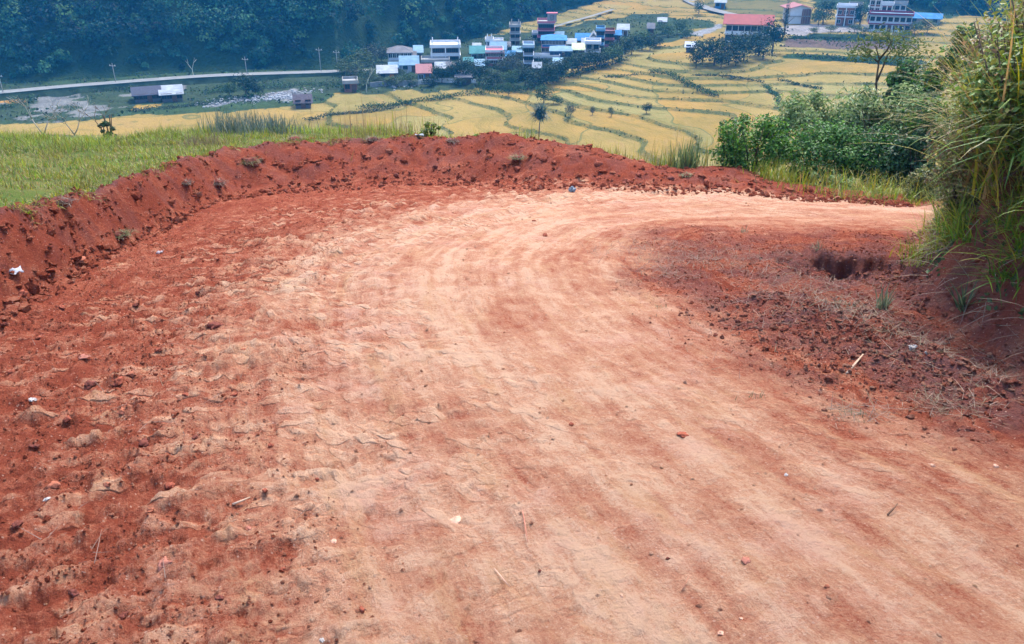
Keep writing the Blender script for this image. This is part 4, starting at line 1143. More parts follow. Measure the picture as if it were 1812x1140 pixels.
def bare_tree(p, h, label, name='bare_tree', cat='tree', m=None, seed=0, splay=.5, depth=4):
    rs = random.Random(seed); e = thing(name, label, cat, p); tr = MB(); br = MB()
    def grow(pt, d, ln, r, lv, mb):
        q = pt + d * ln * .5 + mathutils.Vector((rs.uniform(-.06, .06), rs.uniform(-.06, .06), 0)) * ln; q2 = q + (d + mathutils.Vector((rs.uniform(-.15, .15), rs.uniform(-.15, .15), .05))).normalized() * ln * .5
        mb.tube([pt, q, q2], [r, r * .8, r * .6], 4)
        if lv > 0:
            for i in range(rs.choice((2, 3))):
                nd = (d + mathutils.Vector((rs.uniform(-1, 1), rs.uniform(-1, 1), rs.uniform(-.2, .5))) * splay).normalized()
                grow(q2, nd, ln * rs.uniform(.6, .85), r * .6, lv - 1, br)
    grow(mathutils.Vector((0, 0, -.1 * h)), mathutils.Vector((0, 0, 1)), h * .36, h * .018, depth, tr)
    tr.build('trunk', m or BARK, e, True); br.build('branches', m or BARK, e, True); return e
PALEBARK = plain('pale_bark', (.42, .42, .34), .9, .2, 2)
d = ray(343, 136); tt = (-33 - EYE) / d[2]
bare_tree(d * tt + [0, 0, EYE], 6.5, 'pale bare forked tree beside the highway', m=PALEBARK, seed=3, splay=.9, depth=2)
bare_tree(hit_far(648, 160), 6.5, 'grey bare tree left of the village by the brick ruin', m=PALEBARK, seed=5, depth=4)
bare_tree(hit_far(634, 158), 5.5, 'smaller bare tree touching the brick ruin', m=BARK, seed=6, depth=4)

# hedges along bunds
def hedge(label, pix, w, h, cols, per=60):
    P = np.array([hit_far(*p) for p in pix]); Q = resample(P, 8)
    seg = np.linalg.norm(np.diff(Q, axis=0), axis=1).sum(); w *= .85; h *= .85; cols = [tuple(1.35 * v for v in c) for c in cols]; n = int(seg * per * (.5 + h * .5))
    i = rng.uniform(0, len(Q) - 1.001, n); a = i.astype(int); f = (i - a)[:, None]
    B = Q[a] * (1 - f) + Q[a + 1] * f
    hh = h * (.45 + .9 * np.abs(fbm(i / 3.1, i * 0, 3, 150 + len(pix))))
    pos = B + np.stack([rng.normal(size=n) * w * .35, rng.normal(size=n) * w * .35, rng.random(n) * hh], 1)
    V_, F_ = cards(pos, rng.normal(size=(n, 3)) + [0, -.3, .7], rng.uniform(.18, .45, n), .6)
    o = mesh_np('hedge', V_, F_, FARLEAF, dict(col=('FLOAT_COLOR', np.repeat(palette(n, cols), 4, 0))), smooth=False)
    tag(o, label, 'hedge')
hedge('long green hedge sweeping down from the village across the rice', [(640, 192), (700, 184), (760, 177), (830, 166), (935, 160)], 2.2, 1.5, DKG + MDG)
hedge('low hedge continuing left towards the meadow shrubs', [(540, 210), (600, 203), (650, 198), (700, 189)], 1.5, .9, DKG + GYG)
hedge('dark hedge curving down the middle of the terraces', [(1150, 127), (1188, 133), (1214, 148), (1240, 160), (1272, 171)], 2.0, 1.2, DKG + MDG)
hedge('straight low hedge left of the curving dark hedge', [(1070, 136), (1100, 134), (1132, 131)], 1.3, .8, MDG + GYG)
hedge('short dark hedge on the upper right terraces', [(1380, 141), (1415, 148), (1452, 158)], 1.4, .9, DKG)
hedge('little crooked hedge between two golden plots', [(1354, 150), (1364, 160), (1376, 168), (1377, 190)], 1.2, .9, MDG)
hedge('thin dark hedge along a high terrace edge', [(1228, 133), (1290, 136), (1350, 146)], 1.0, .6, DKG + GYG)
hedge('green hedge below the ploughed strip', [(1380, 70), (1440, 66), (1530, 72), (1600, 75)], 1.5, 1.1, DKG)
hedge('tall green crop edge at the right of the terraces', [(1410, 98), (1480, 104), (1560, 112), (1640, 118)], 2.5, 1.3, DKG + MDG)
hedge('scrub along the near edge of the village', [(850, 158), (890, 156), (930, 156), (1000, 136), (1050, 122), (1110, 104)], 2.5, 1.6, DKG + MDG)
hedge('scrub strip between the highway bank and the sheds', [(360, 165), (420, 158), (480, 152), (560, 150), (640, 156)], 4, 1.6, DKG + MDG)
hedge('low green scrub below the left end of the highway', [(-40, 195), (20, 188), (60, 170), (140, 162), (230, 158)], 4, 1.3, MDG + GYG)
hedge('scrub between the long dark shed and the river stones', [(230, 196), (300, 190), (360, 183), (420, 176)], 2.5, 1.0, DKG + GYG)

# river stones
def boulders():
    m = MB(); ico = [(0, 0, 1), (.9, 0, .4), (.28, .85, .4), (-.72, .53, .4), (-.72, -.53, .4), (.28, -.85, .4), (.72, .53, -.4), (-.28, .85, -.4), (-.9, 0, -.4), (-.28, -.85, -.4), (.72, -.53, -.4), (0, 0, -1)]
    fs = [(0, 1, 2), (0, 2, 3), (0, 3, 4), (0, 4, 5), (0, 5, 1), (1, 6, 2), (2, 7, 3), (3, 8, 4), (4, 9, 5), (5, 10, 1), (6, 7, 2), (7, 8, 3), (8, 9, 4), (9, 10, 5), (10, 6, 1), (11, 7, 6), (11, 8, 7), (11, 9, 8), (11, 10, 9), (11, 6, 10)]
    a = [hit_far(*p) for p in ((350, 184), (400, 177), (440, 174), (480, 170), (520, 167), (555, 163))]
    a += [hit_far(*p) for p in ((680, 149), (740, 147), (700, 146))]
    B = []
    for i in range(520):
        k = random.choice((0, 1, 2, 2, 3, 3, 3, 4, 6, 7)); f = random.random(); p = a[k] * (1 - f) + a[k + 1] * f
        p = p + np.array([random.gauss(0, 1.6), random.gauss(0, 2.6), 0]); s = random.uniform(.12, .5) ** 1.4
        B.append((p, s))
    BZ = far_z(np.array([b_[0][0] for b_ in B]), np.array([b_[0][1] for b_ in B]))
    for (p, s), z in zip(B, BZ):
        b = len(m.v)
        m.v += [(p[0] + v[0] * s * random.uniform(.7, 1.3), p[1] + v[1] * s, z + s * .4 + v[2] * s * .7) for v in ico]
        m.f += [tuple(b + q for q in t) for t in fs]
    tag(m.build('river_stones', plain('pale_stone', (.30, .31, .32), .85, .35, .5)), 'pale stones heaped along the river bed', kind='stuff')
boulders()

def bund_grass():
    """tussocks and weeds on the terrace risers"""
    n = 130000
    a = np.radians(rng.uniform(-34, 36, n)); r = np.sqrt(rng.uniform(105 ** 2, 330 ** 2, n)); x, y = r * np.sin(a), r * np.cos(a)
    lv = valley_level(x, y) / TSTEP; rs = riser(x, y); e = (lv - np.floor(lv) - 1 + rs) / rs
    k = np.exp(fbm(x / 14, y / 14, 3, 160) * 1.2)
    i = np.clip(((r - vr[0]) / (vr[-1] - vr[0])), 0, 1)
    ri = np.clip(np.searchsorted(vr, r), 0, len(vr) - 1); ai = np.clip(((np.degrees(a) + 46) / 92 * (NVA - 1)).astype(int), 0, NVA - 1)
    ok = (e > -.3) & (rice[ri * NVA + ai] > .4) & (rng.random(n) < k * .6)
    x, y = x[ok], y[ok]; m = len(x); z = far_z(x, y)
    P = np.stack([x, y, z + rng.uniform(.05, .35, m)], 1)
    V_, F_ = cards(P, rng.normal(size=(m, 3)) * .7 + [0, -.4, .8], rng.uniform(.2, .55, m), .7)
    c = palette(m, [(0.056, 0.083, 0.026), (0.088, 0.105, 0.034), (0.128, 0.120, 0.042), (0.042, 0.068, 0.023)])
    o = mesh_np('bund_grass', V_, F_, FARLEAF, dict(col=('FLOAT_COLOR', np.repeat(c, 4, 0))), smooth=False)
    tag(o, 'weeds and grass along the rice terrace edges', kind='stuff')
bund_grass()

def scrub():
    """weeds and low bushes on the unfarmed ground of the valley"""
    n = 60000
    a = np.radians(rng.uniform(-36, 28, n)); r = np.sqrt(rng.uniform(125 ** 2, 330 ** 2, n)); x, y = r * np.sin(a), r * np.cos(a)
    ri = np.clip(np.searchsorted(vr, r), 0, len(vr) - 1); ai = np.clip(((np.degrees(a) + 46) / 92 * (NVA - 1)).astype(int), 0, NVA - 1)
    c0 = col[ri * NVA + ai]; ok = (rice[ri * NVA + ai] < .3) & (hz_[ri * NVA + ai] < .3) & (c0[:, 1] < .10)
    d = fbm(x / 9, y / 9, 3, 165); ok &= rng.random(n) < np.clip(.25 + 1.1 * d, 0, 1)
    x, y, d = x[ok], y[ok], d[ok]; m = len(x); z = far_z(x, y)
    P = np.stack([x, y, z + rng.uniform(.05, 1.1, m) * np.clip(.3 + d, .2, 1)], 1)
    V_, F_ = cards(P, rng.normal(size=(m, 3)) * .7 + [0, -.2, .8], rng.uniform(.35, .9, m), .7)
    o = mesh_np('scrub', V_, F_, FARLEAF, dict(col=('FLOAT_COLOR', np.repeat(palette(m, DKG + MDG + GYG + MDG), 4, 0))), smooth=False)
    tag(o, 'low scrub and weeds on the unfarmed valley ground', kind='stuff')
scrub()

# ------------------------------------------------------------------ near grass
def ground_at(x, y):
    r = np.hypot(x, y)
    return np.where(r < 20.7, near_z(x, y), hillside_z(x, y))

def blades(name, x, y, length, width, lean, curl, cols, mat, label, head=None, nseg=2, kind='stuff', tip=.12, dz=-.01, parent=None):
    n = len(x); z = ground_at(x, y) + dz
    head = rng.uniform(0, 2 * pi, n) if head is None else head
    V_, F_, k = strips(np.stack([x, y, z], 1), head, length, width, lean, curl, nseg, tip)
    o = mesh_np(name, V_, F_, mat, dict(col=('FLOAT_COLOR', np.repeat(cols, k, 0))), parent, False)
    return tag(o, label, kind=kind)

LIME, YEL, OLV, STR, GRN = (.155, .245, .020), (.25, .235, .032), (.12, .13, .030), (.26, .185, .08), (.065, .15, .022)
def meadow():
    n = 150000
    az = rng.uniform(-46, -4.0, n); rc = np.interp(az, azC, rC); db = np.interp(az, azB, dB)
    u = rng.random(n); r = np.sqrt(rc ** 2 + u * ((rc + db + 1.3) ** 2 - rc ** 2)) + .02 + .07 * fbm(az * .8, az * 0, 3, 170)
    # keep the blade count even over the ground
    keep = rng.random(n) < np.clip(((rc + db + 1.3) ** 2 - rc ** 2) / 260, .16, 1); az, r, rc, db = az[keep], r[keep], rc[keep], db[keep]
    x, y = r * np.sin(np.radians(az)), r * np.cos(np.radians(az)); n = len(x)
    a = fbm(x * .55, y * .55, 3, 171); b = fbm(x * 1.7, y * 1.7, 3, 172)
    keep = rng.random(n) < .68 + .9 * b; x, y, a, b, r, rc, db = (q[keep] for q in (x, y, a, b, r, rc, db)); n = len(x)
    far = sst(.55, 1.0, (r - rc) / np.maximum(db, .3)); 
    ln = rng.uniform(.03, .085, n) * (1 + .5 * a + .8 * b) * (1 + 1.1 * far)
    pr = np.stack([.28 + .30 * far + .2 * a, .26 + .35 * b, .22 - .35 * a, .20 - .3 * far - .2 * b, .2 - .3 * b], 1).clip(.03); pr /= pr.sum(1, keepdims=True)
    ch = (rng.random((n, 1)) > np.cumsum(pr, 1)).sum(1).clip(0, 4)
    c = np.array([LIME, YEL, OLV, STR, GRN])[ch] * (1 + .18 * rng.normal(size=(n, 1)) + .28 * fbm(x * .35, y * .35, 3, 174)[:, None])
    blades('grass', x, y, np.abs(ln) + .02, rng.uniform(.007, .013, n), rng.uniform(.05, 1.0, n), rng.uniform(.1, 1.1, n), np.clip(c, .01, .6), GRASS, 'short patchy lime and yellow grass of the meadow')
meadow()

def stalks():
    n = 2600
    az = rng.uniform(-44, -5, n); rc = np.interp(az, azC, rC); db = np.interp(az, azB, dB); r = rc + .1 + (db + .6) * rng.random(n)
    x, y = r * np.sin(np.radians(az)), r * np.cos(np.radians(az)); k = fbm(x * .9, y * .9, 3, 178) > .0; x, y = x[k], y[k]; n = len(x)
    blades('dry_stalks', x, y, rng.uniform(.10, .34, n), rng.uniform(.003, .006, n), rng.uniform(.02, .45, n), rng.uniform(.1, .6, n), palette(n, [(.20, .13, .06), (.26, .18, .09), (.16, .13, .05), (.24, .20, .06)]), STRAWM, 'thin dry seed stalks standing in the meadow', nseg=3)
    n = 5000
    az = rng.uniform(-44, -5, n); r = np.interp(az, azC, rC) - .16 + .3 * rng.random(n) + .12 * fbm(az * .9, az * 0, 3, 179)
    x, y = r * np.sin(np.radians(az)), r * np.cos(np.radians(az)); k = fbm(x * 1.6, y * 1.6, 3, 180) > -.05; x, y = x[k], y[k]; n = len(x)
    blades('edge_grass', x, y, rng.uniform(.04, .15, n), rng.uniform(.005, .010, n), rng.uniform(.4, 1.5, n), rng.uniform(.2, 1.0, n), palette(n, [OLV, STR, YEL, (.13, .09, .05), LIME]), GRASS, 'ragged grass hanging over the edge of the cut', head=np.arctan2(-y, -x) + rng.normal(size=n) * .8)
stalks()

def rough_grass():
    n = 15000
    az = rng.uniform(-5, 30, n); rc = np.interp(az, azC, rC)
    r = rc + .5 + 3.2 * rng.random(n) ** 1.5 + .2 * fbm(az, az * 0, 2, 175)
    x, y = r * np.sin(np.radians(az)), r * np.cos(np.radians(az))
    d = fbm(x * 1.1, y * 1.1, 3, 176); k = (rng.random(n) < (.5 + 1.2 * d) * (1 - .75 * sst(9, 14, az))); x, y, d = x[k], y[k], d[k]; n = len(x)
    c = palette(n, [LIME, YEL, OLV, STR, OLV, YEL])
    blades('rough_grass', x, y, rng.uniform(.08, .30, n) * (1 + d), rng.uniform(.007, .012, n), rng.uniform(.02, .5, n), rng.uniform(.1, .9, n), c, GRASS, 'thin rough grass on the slope behind the berm', nseg=3)
rough_grass()

# ------------------------------------------------------------------ bushes beyond the bend
def near_bush(label, px0, px1, pyt, r, n, leaf, cols, name='bush', cat='bush', lobes=30, aspect=.5, low=0.02, dp=.75, sink=.1, sag=0.0, stems=5, group=None):
    pc = (px0 + px1) / 2
    top = at_range(pc, pyt, r); az = math.atan2(top[0], top[1]); bx, by = r * sin(az), r * cos(az)
    bz = float(ground_at(np.array([bx]), np.array([by]))[0]); h = top[2] - bz; dep = math.hypot(r, 2); w = (px1 - px0) * dep / FPX
    e = thing(name, label, cat, (bx, by, bz - sink), 0, group)
    P, Nn = [], []; k = n // lobes
    for i in range(lobes):
        d = sphere_dirs(1)[0]; rad = rng.uniform(.5, 1) ** .5
        c = np.array([d[0] * w * .40 * rad, d[1] * w * .40 * dp * rad, h * (low + (1 - low) * (.5 + .38 * d[2] * rad))])
        if d[2] > 0: c[2] = min(c[2], h * (1 - .55 * (abs(c[0]) / (w * .5)) ** 2.2))
        R = rng.uniform(.09, .20) * min(w, h * 1.4)
        q = sphere_dirs(k); P.append(c + q * R * (rng.random((k, 1)) ** .45) * [1, 1, .85]); Nn.append(q * .7 + [0, 0, .6] + rng.normal(size=(k, 3)) * .5)
    P = np.vstack(P); P[:, 2] = np.maximum(P[:, 2], .04); P[:, 2] = np.minimum(P[:, 2], h + sink)
    V_, F_ = cards(P, np.vstack(Nn), rng.uniform(.6, 1.35, len(P)) * leaf, aspect, .1)
    mesh_np('foliage', V_, F_, LEAF, dict(col=('FLOAT_COLOR', np.repeat(palette(len(P), cols, .22), 4, 0))), e, False)
    m = MB()
    for i in range(stems):
        a = rng.uniform(0, 6.28); s = rng.uniform(.15, .35) * w
        m.tube([(0, 0, -.1), (s * .4 * cos(a), s * .4 * sin(a), h * .4), (s * cos(a), s * sin(a), h * .8)], [.018, .012, .005], 5)
    m.build('stems', BARK, e, True)
    return e
BG1 = [(0.043, 0.143, 0.020), (0.080, 0.208, 0.026), (0.023, 0.078, 0.018), (0.123, 0.260, 0.040)]
BG2 = [(.052, .155, .030), (.080, .200, .045), (.022, .080, .020), (.12, .235, .060)]
PAL = [(0.174, 0.260, 0.100), (0.232, 0.305, 0.140), (0.094, 0.163, 0.055), (0.290, 0.351, 0.170)]
DRK = [(0.030, 0.083, 0.033), (0.045, 0.112, 0.039), (0.021, 0.060, 0.024)]
YGR = [(.14, .16, .035), (.10, .13, .035), (.20, .18, .06), (.07, .10, .03)]
near_bush('round glossy green bush at the right end of the berm', 1272, 1418, 178, 13.9, 8000, .06, BG1, lobes=46, stems=3)
near_bush('wide leafy green bush right of the round bush', 1390, 1560, 200, 14.3, 8500, .062, BG2, lobes=46)
near_bush('dark leafy bush between the wide bush and the bank', 1490, 1645, 216, 14.6, 6500, .062, DRK + BG2[:2], lobes=34)
near_bush('low pale weed bush in front of the wide bush', 1415, 1530, 295, 13.3, 1800, .05, PAL + BG2[:1], lobes=18)
near_bush('pale grey green shrub with long drooping leaves above the wide bush', 1385, 1545, 140, 16.4, 5200, .11, PAL, name='shrub', cat='shrub', aspect=.26, low=.45, lobes=30)
near_bush('pale leaved shrub spreading against the bank, right of the drooping shrub', 1500, 1680, 128, 16.0, 6600, .11, PAL + DRK[:1], name='shrub', cat='shrub', aspect=.28, low=.35, lobes=34)
near_bush('dark shrub in the shade between pale shrub and bank', 1590, 1690, 205, 14.2, 3200, .08, DRK, name='shrub', cat='shrub', lobes=24)
near_bush('yellow green bush at the corner where the road passes the bank', 1600, 1690, 285, 12.6, 2600, .06, YGR, lobes=22)
near_bush('dark round tree rising behind the bank', 1574, 1700, 60, 17.5, 6500, .10, DRK + BG2[:1], name='tree', cat='tree', lobes=36, low=.1)
near_bush('broad dark tree at the top right behind the bank', 1670, 1850, -30, 15.0, 6500, .10, DRK + BG2 + YGR[:2], name='tree', cat='tree', lobes=40, low=.0)

def forked_tree():
    r = 19.0; top = at_range(1570, 58, r); base = at_range(1552, 190, r); az = math.atan2(base[0], base[1])
    bz = float(ground_at(np.array([base[0]]), np.array([base[1]]))[0]); o = np.array([base[0], base[1], bz])
    e = thing('forked_tree', 'slender tree with forked dark trunks and thin umbrella crown', 'tree', o)
    def q(px, py, dy=0): p = at_range(px, py, r) - o; p[1] += dy; return tuple(p)
    m = MB()
    m.tube([(0, 0, -.2), q(1550, 190), q(1551, 140), q(1556, 105), q(1549, 80)], [.026, .023, .020, .016, .007], 6)
    m.tube([q(1550, 150, .02), q(1566, 120, .1), q(1578, 100, .2), q(1598, 82, .3)], [.022, .018, .014, .006], 6)
    m.tube([q(1556, 105), q(1566, 88, -.1), q(1572, 68, -.2)], [.026, .018, .008], 5)
    m.tube([q(1556, 112), q(1535, 92, .1), q(1518, 82, .1)], [.022, .016, .008], 5)
    m.build('trunk', BARK, e, True)
    n = 1500; P = []
    for (px, py, s, k) in ((1522, 84, .16, 90), (1512, 96, .10, 50), (1545, 74, .18, 120), (1560, 64, .16, 110), (1582, 66, .18, 120), (1602, 76, .2, 140), (1536, 98, .10, 50), (1590, 96, .16, 100), (1622, 86, .18, 120), (1614, 104, .14, 80)):
        c = np.array(q(px, py)); P.append(c + rng.normal(size=(k, 3)) * [s * .9, s * 1.0, s * .55])
    P = np.vstack(P)
    V_, F_ = cards(P, rng.normal(size=(len(P), 3)) * .7 + [0, 0, .7], rng.uniform(.06, .13, len(P)), .32)
    mesh_np('crown', V_, F_, LEAF, dict(col=('FLOAT_COLOR', np.repeat(palette(len(P), [(.09, .14, .05), (.13, .17, .06), (.06, .10, .04)]), 4, 0))), e, False)
forked_tree()
def spot(px, py, r):
    p = at_range(px, py, r); p[2] = float(ground_at(np.array([p[0]]), np.array([p[1]]))[0]); return p
bare_tree(spot(1585, 190, 18.0), at_range(1590, 122, 18)[2] - spot(1585, 190, 18.0)[2], 'thin bare grey sapling among shrubs beside the forked tree', seed=9, splay=.5, depth=3)

# ------------------------------------------------------------------ plants on the meadow rim and the berm
def weed(label, px, py, r, hpx, n, cols, name='weed', cat='weed', width=.012, lean=.5, curl=.6, spread=.08, group=None, on=None, nseg=3):
    p = spot(px, py, r) if on is None else on
    dep = math.hypot(math.hypot(p[0], p[1]), EYE - p[2]); h = hpx * dep / FPX
    e = thing(name, label, cat, p, 0, group)
    b = np.stack([rng.normal(size=n) * spread, rng.normal(size=n) * spread, np.full(n, -.01)], 1)
    V_, F_, k = strips(b, rng.uniform(0, 6.28, n), rng.uniform(.5, 1.15, n) * h, np.full(n, width) * rng.uniform(.7, 1.3, n), rng.uniform(.02, lean, n), rng.uniform(.05, curl, n), nseg)
    tag(mesh_np('blades', V_, F_, LEAF, dict(col=('FLOAT_COLOR', np.repeat(palette(n, cols), k, 0))), e, False), kind='stuff')
    return e
GB = [(.10, .14, .12), (.07, .11, .09), (.14, .17, .13), (.05, .08, .06)]
weed('large tuft of blue grey reeds on the meadow rim', 405, 212, 17.2, 40, 260, GB, 'reed_tuft', 'reeds', .016, .5, .4, .26)
weed('second tuft of blue grey reeds right of the large one', 440, 214, 16.6, 36, 220, GB, 'reed_tuft', 'reeds', .016, .5, .4, .24)
weed('low dark grey reed tuft, rightmost of the three', 487, 222, 15.8, 30, 220, GB, 'reed_tuft', 'reeds', .016, .6, .5, .26)
weed('brown dry grass clump on the far meadow', 352, 238, 14.6, 24, 240, [(.16, .11, .055), (.22, .16, .08), (.10, .09, .04)], 'grass_clump', 'grass clump', .01, .9, .7, .22)
weed('yellow green tall grass along the rim near the leafy sapling', 690, 238, 15.0, 34, 240, [LIME, YEL, STR], 'grass_clump', 'grass clump', .010, .5, .5, .5)
weed('tall thin dry grass stalks rising in the middle of the rim', 628, 238, 14.8, 70, 60, [(.18, .12, .07), (.22, .16, .09)], 'grass_stalks', 'grass stalks', .006, .15, .25, .3)
weed('few dry stalks on the rim right of the middle', 710, 236, 14.8, 52, 26, [(.2, .14, .08), (.15, .12, .06)], 'grass_stalks', 'grass stalks', .006, .15, .25, .25)
near_bush('leafy yellow green sapling standing on the meadow rim', 742, 784, 200, 14.6, 420, .055, [LIME, (.14, .20, .05), OLV], 'sapling', 'plant', lobes=10, stems=3)
near_bush('small leafy green plant just behind the berm crest', 838, 876, 222, 14.3, 380, .05, [LIME, (.14, .20, .05), GRN], 'plant', 'plant', lobes=9, stems=3)
weed('tall green weed with upright leaves behind the low berm', 1215, 300, 13.6, 52, 130, [(.10, .16, .07), (.07, .12, .05), (.16, .19, .07)], 'weed', 'weed', .02, .45, .6, .12)
weed('pale dry grass left of the tall green weed', 1165, 296, 13.9, 44, 80, [STR, YEL, OLV], 'grass_clump', 'grass clump', .008, .35, .5, .3)
weed('thin seeding grass right of the tall green weed', 1245, 300, 13.8, 66, 60, [STR, YEL, OLV], 'grass_stalks', 'grass stalks', .007, .25, .4, .3)
weed('bright yellow green grass tuft beneath the round bush', 1365, 326, 13.2, 40, 260, [LIME, YEL], 'grass_tuft', 'grass tuft', .010, .7, .7, .2)
weed('pale grass under the wide bush at the road edge', 1480, 345, 12.2, 34, 260, [LIME, YEL, STR, OLV], 'grass_tuft', 'grass tuft', .010, .8, .7, .4)
weed('spreading yellow green grass where the berm ends', 1575, 352, 11.9, 40, 420, [LIME, YEL, OLV], 'grass_tuft', 'grass tuft', .010, 1.0, .8, .4)
TW = plain('twig_grey', (.30, .29, .27), .9, .2, 3)
for px, pyb, pyt, r, sd_, lab in ((70, 218, 158, 19.0, 11, 'bare grey twiggy shrub at the left end of the meadow rim'), (128, 222, 160, 18.8, 12, 'second bare twiggy shrub on the rim'),
                                  (180, 222, 172, 18.0, 13, 'bare shrub with dark twigs on the rim, right of the others')):
    b = spot(px, pyb, r); bare_tree(b, at_range(px, pyt, r)[2] - b[2], lab, 'bare_shrub', 'shrub', TW if sd_ < 13 else BARK, sd_, .8, 4)
near_bush('small dark green shrub on the meadow rim by the bare shrub', 166, 196, 178, 17.8, 500, .06, DRK + GYG, 'shrub', 'shrub', lobes=9)

# ------------------------------------------------------------------ plants on the bank
def tuft_mesh(n, ln, cols, width=.011, lean=1.0, curl=1.5, spread=.09, bias=None, nseg=4):
    b = np.stack([rng.normal(size=n) * spread, rng.normal(size=n) * spread, np.full(n, -.02)], 1)
    hd = rng.uniform(0, 6.28, n) if bias is None else bias + rng.normal(size=n) * 1.1
    V_, F_, k = strips(b, hd, rng.uniform(.35, 1.1, n) * ln, width * rng.uniform(.6, 1.3, n), rng.uniform(.03, lean, n), rng.uniform(.2, curl, n), nseg, .08)
    o = mesh_np('blades', V_, F_, GRASS, dict(col=('FLOAT_COLOR', np.repeat(palette(n, cols), k, 0))), smooth=False)
    me = o.data; bpy.data.objects.remove(o); return me
GT = [[LIME, YEL, GRN, LIME], [(.16, .20, .03), YEL, LIME, GRN], [GRN, LIME, GRN, (.07, .10, .03)], [OLV, YEL, YEL, LIME]]
TUFTS = [tuft_mesh(95, .54, GT[i % 4], bias=pi, width=.015, lean=1.2, curl=1.9) for i in range(8)]
DROOP = [tuft_mesh(80, .42, GT[i % 4], bias=pi * 1.06, width=.012, lean=1.5, curl=1.3) for i in range(8)]
LONG = [tuft_mesh(22, 1.25, [YEL, STR, (.26, .20, .06), LIME], .017, .7, 1.7, .08, bias=pi * .98, nseg=7) for i in range(4)]
by = rng.uniform(.2, 9.2, 22000); bx = rng.uniform(2.4, 8, 22000)
BQ = near(bx, by); BPOOL = [(f, np.array([x, y, z])) for f, x, y, z in zip(BQ['f'], bx, by, BQ['z']) if f > .1]
def on_bank(f0, f1, y0, y1, out=False):
    while True:
        f, p = BPOOL[int(rng.integers(len(BPOOL)))]
        if f0 < f < f1 and y0 < p[1] < y1 and (out or p[0] < .72 * p[1] + .25): return p
for i in range(190):
    p = on_bank(*((.16, .60) if i < 80 else (.5, 1.0) if i < 150 else (.8, 3.0)), 3.2, 9.0)
    s = rng.uniform(.35, .95) if i < 80 else rng.uniform(.8, 1.45)
    e = thing('grass_tuft', ('yellow green grass tuft drooping over the face of the earth bank' if i < 80 else 'arching green and yellow grass tuft on top of the earth bank'), 'grass tuft', p, rng.uniform(-.9, .9), 'grass tufts drooping over the bank face' if i < 80 else 'grass tufts on the bank top'); e.scale = (s, s, s)
    inst('blades', (DROOP if i < 80 else TUFTS)[i % 8], e)
for i in range(24):
    p = on_bank(.3, 1.6, 3.6, 8.4) if i < 8 else on_bank(.28, .7, 5.4, 7.8)
    e = thing('tall_grass', 'tall yellow grass with long bent blades on top of the bank', 'tall grass', p, rng.uniform(-.8, .8), 'tall grasses on the bank')
    inst('blades', LONG[i % 4], e)
SHC = [[(0.162, 0.196, 0.055), (0.243, 0.238, 0.077), (0.121, 0.154, 0.044), (0.203, 0.140, 0.083)], [(0.101, 0.182, 0.044), (0.149, 0.238, 0.061), (0.243, 0.266, 0.061)], [(0.176, 0.126, 0.066), (0.203, 0.210, 0.077), (0.121, 0.154, 0.055)], [(0.081, 0.168, 0.039), (0.162, 0.238, 0.055), (0.054, 0.112, 0.033)]]
SHR = [crown_mesh('crown', 2400, 34, c, .044, mat=LEAF, low=.0) for c in SHC]
SHN = ('loose olive brown shrub on the bank top', 'green small leaved shrub on the bank top', 'dry purplish brown shrub on the bank top', 'dark green shrub on the bank top')
def stemmesh():
    m = MB()
    for i in range(7):
        a = i * .9; m.tube([(0, 0, -.1), (.12 * cos(a), .12 * sin(a), .45), (.33 * cos(a), .33 * sin(a), .9)], [.013, .009, .003], 4)
    return m.mesh('stems', BARK, True)
STEMS = stemmesh()
for i in range(165):
    front = i < 115
    p = on_bank(.28, .62, 5.5, 7.7) if i < 24 else on_bank(.42, .95, 4.2, 8.2) if front else on_bank(.9, 3.2, 4.5, 9.0)
    h = rng.uniform(.45, 1.15) if front else rng.uniform(.9, 1.7); w = h * rng.uniform(.75, 1.1)
    nm = SHN[(1, 3, 1, 0, 3, 1, 2, 0)[i % 8]]; k = SHN.index(nm)
    lb = nm if not front else nm.replace('on the bank top', 'overhanging the bank edge')
    e = thing('shrub', lb, 'shrub', p, rng.uniform(0, 6.28), lb.replace('shrub', 'shrubs'))
    e.scale = (w, w, h)
    inst('stems', STEMS, e); inst('crown', SHR[k], e)

for i in range(90):
    p = on_bank(.35, 2.4, .6, 6.0, True)
    if p[0] < .72 * p[1] + .25: continue
    if i % 3 == 0:
        h = rng.uniform(.6, 1.3); e = thing('shrub', SHN[i % 4], 'shrub', p, rng.uniform(0, 6.28), SHN[i % 4].replace('shrub', 'shrubs')); e.scale = (h * .9, h * .9, h)
        inst('stems', STEMS, e); inst('crown', SHR[i % 4], e)
    else:
        e = thing('grass_tuft', 'arching green and yellow grass tuft on top of the earth bank', 'grass tuft', p, rng.uniform(-.9, .9), 'grass tufts on the bank top'); inst('blades', TUFTS[i % 8], e)

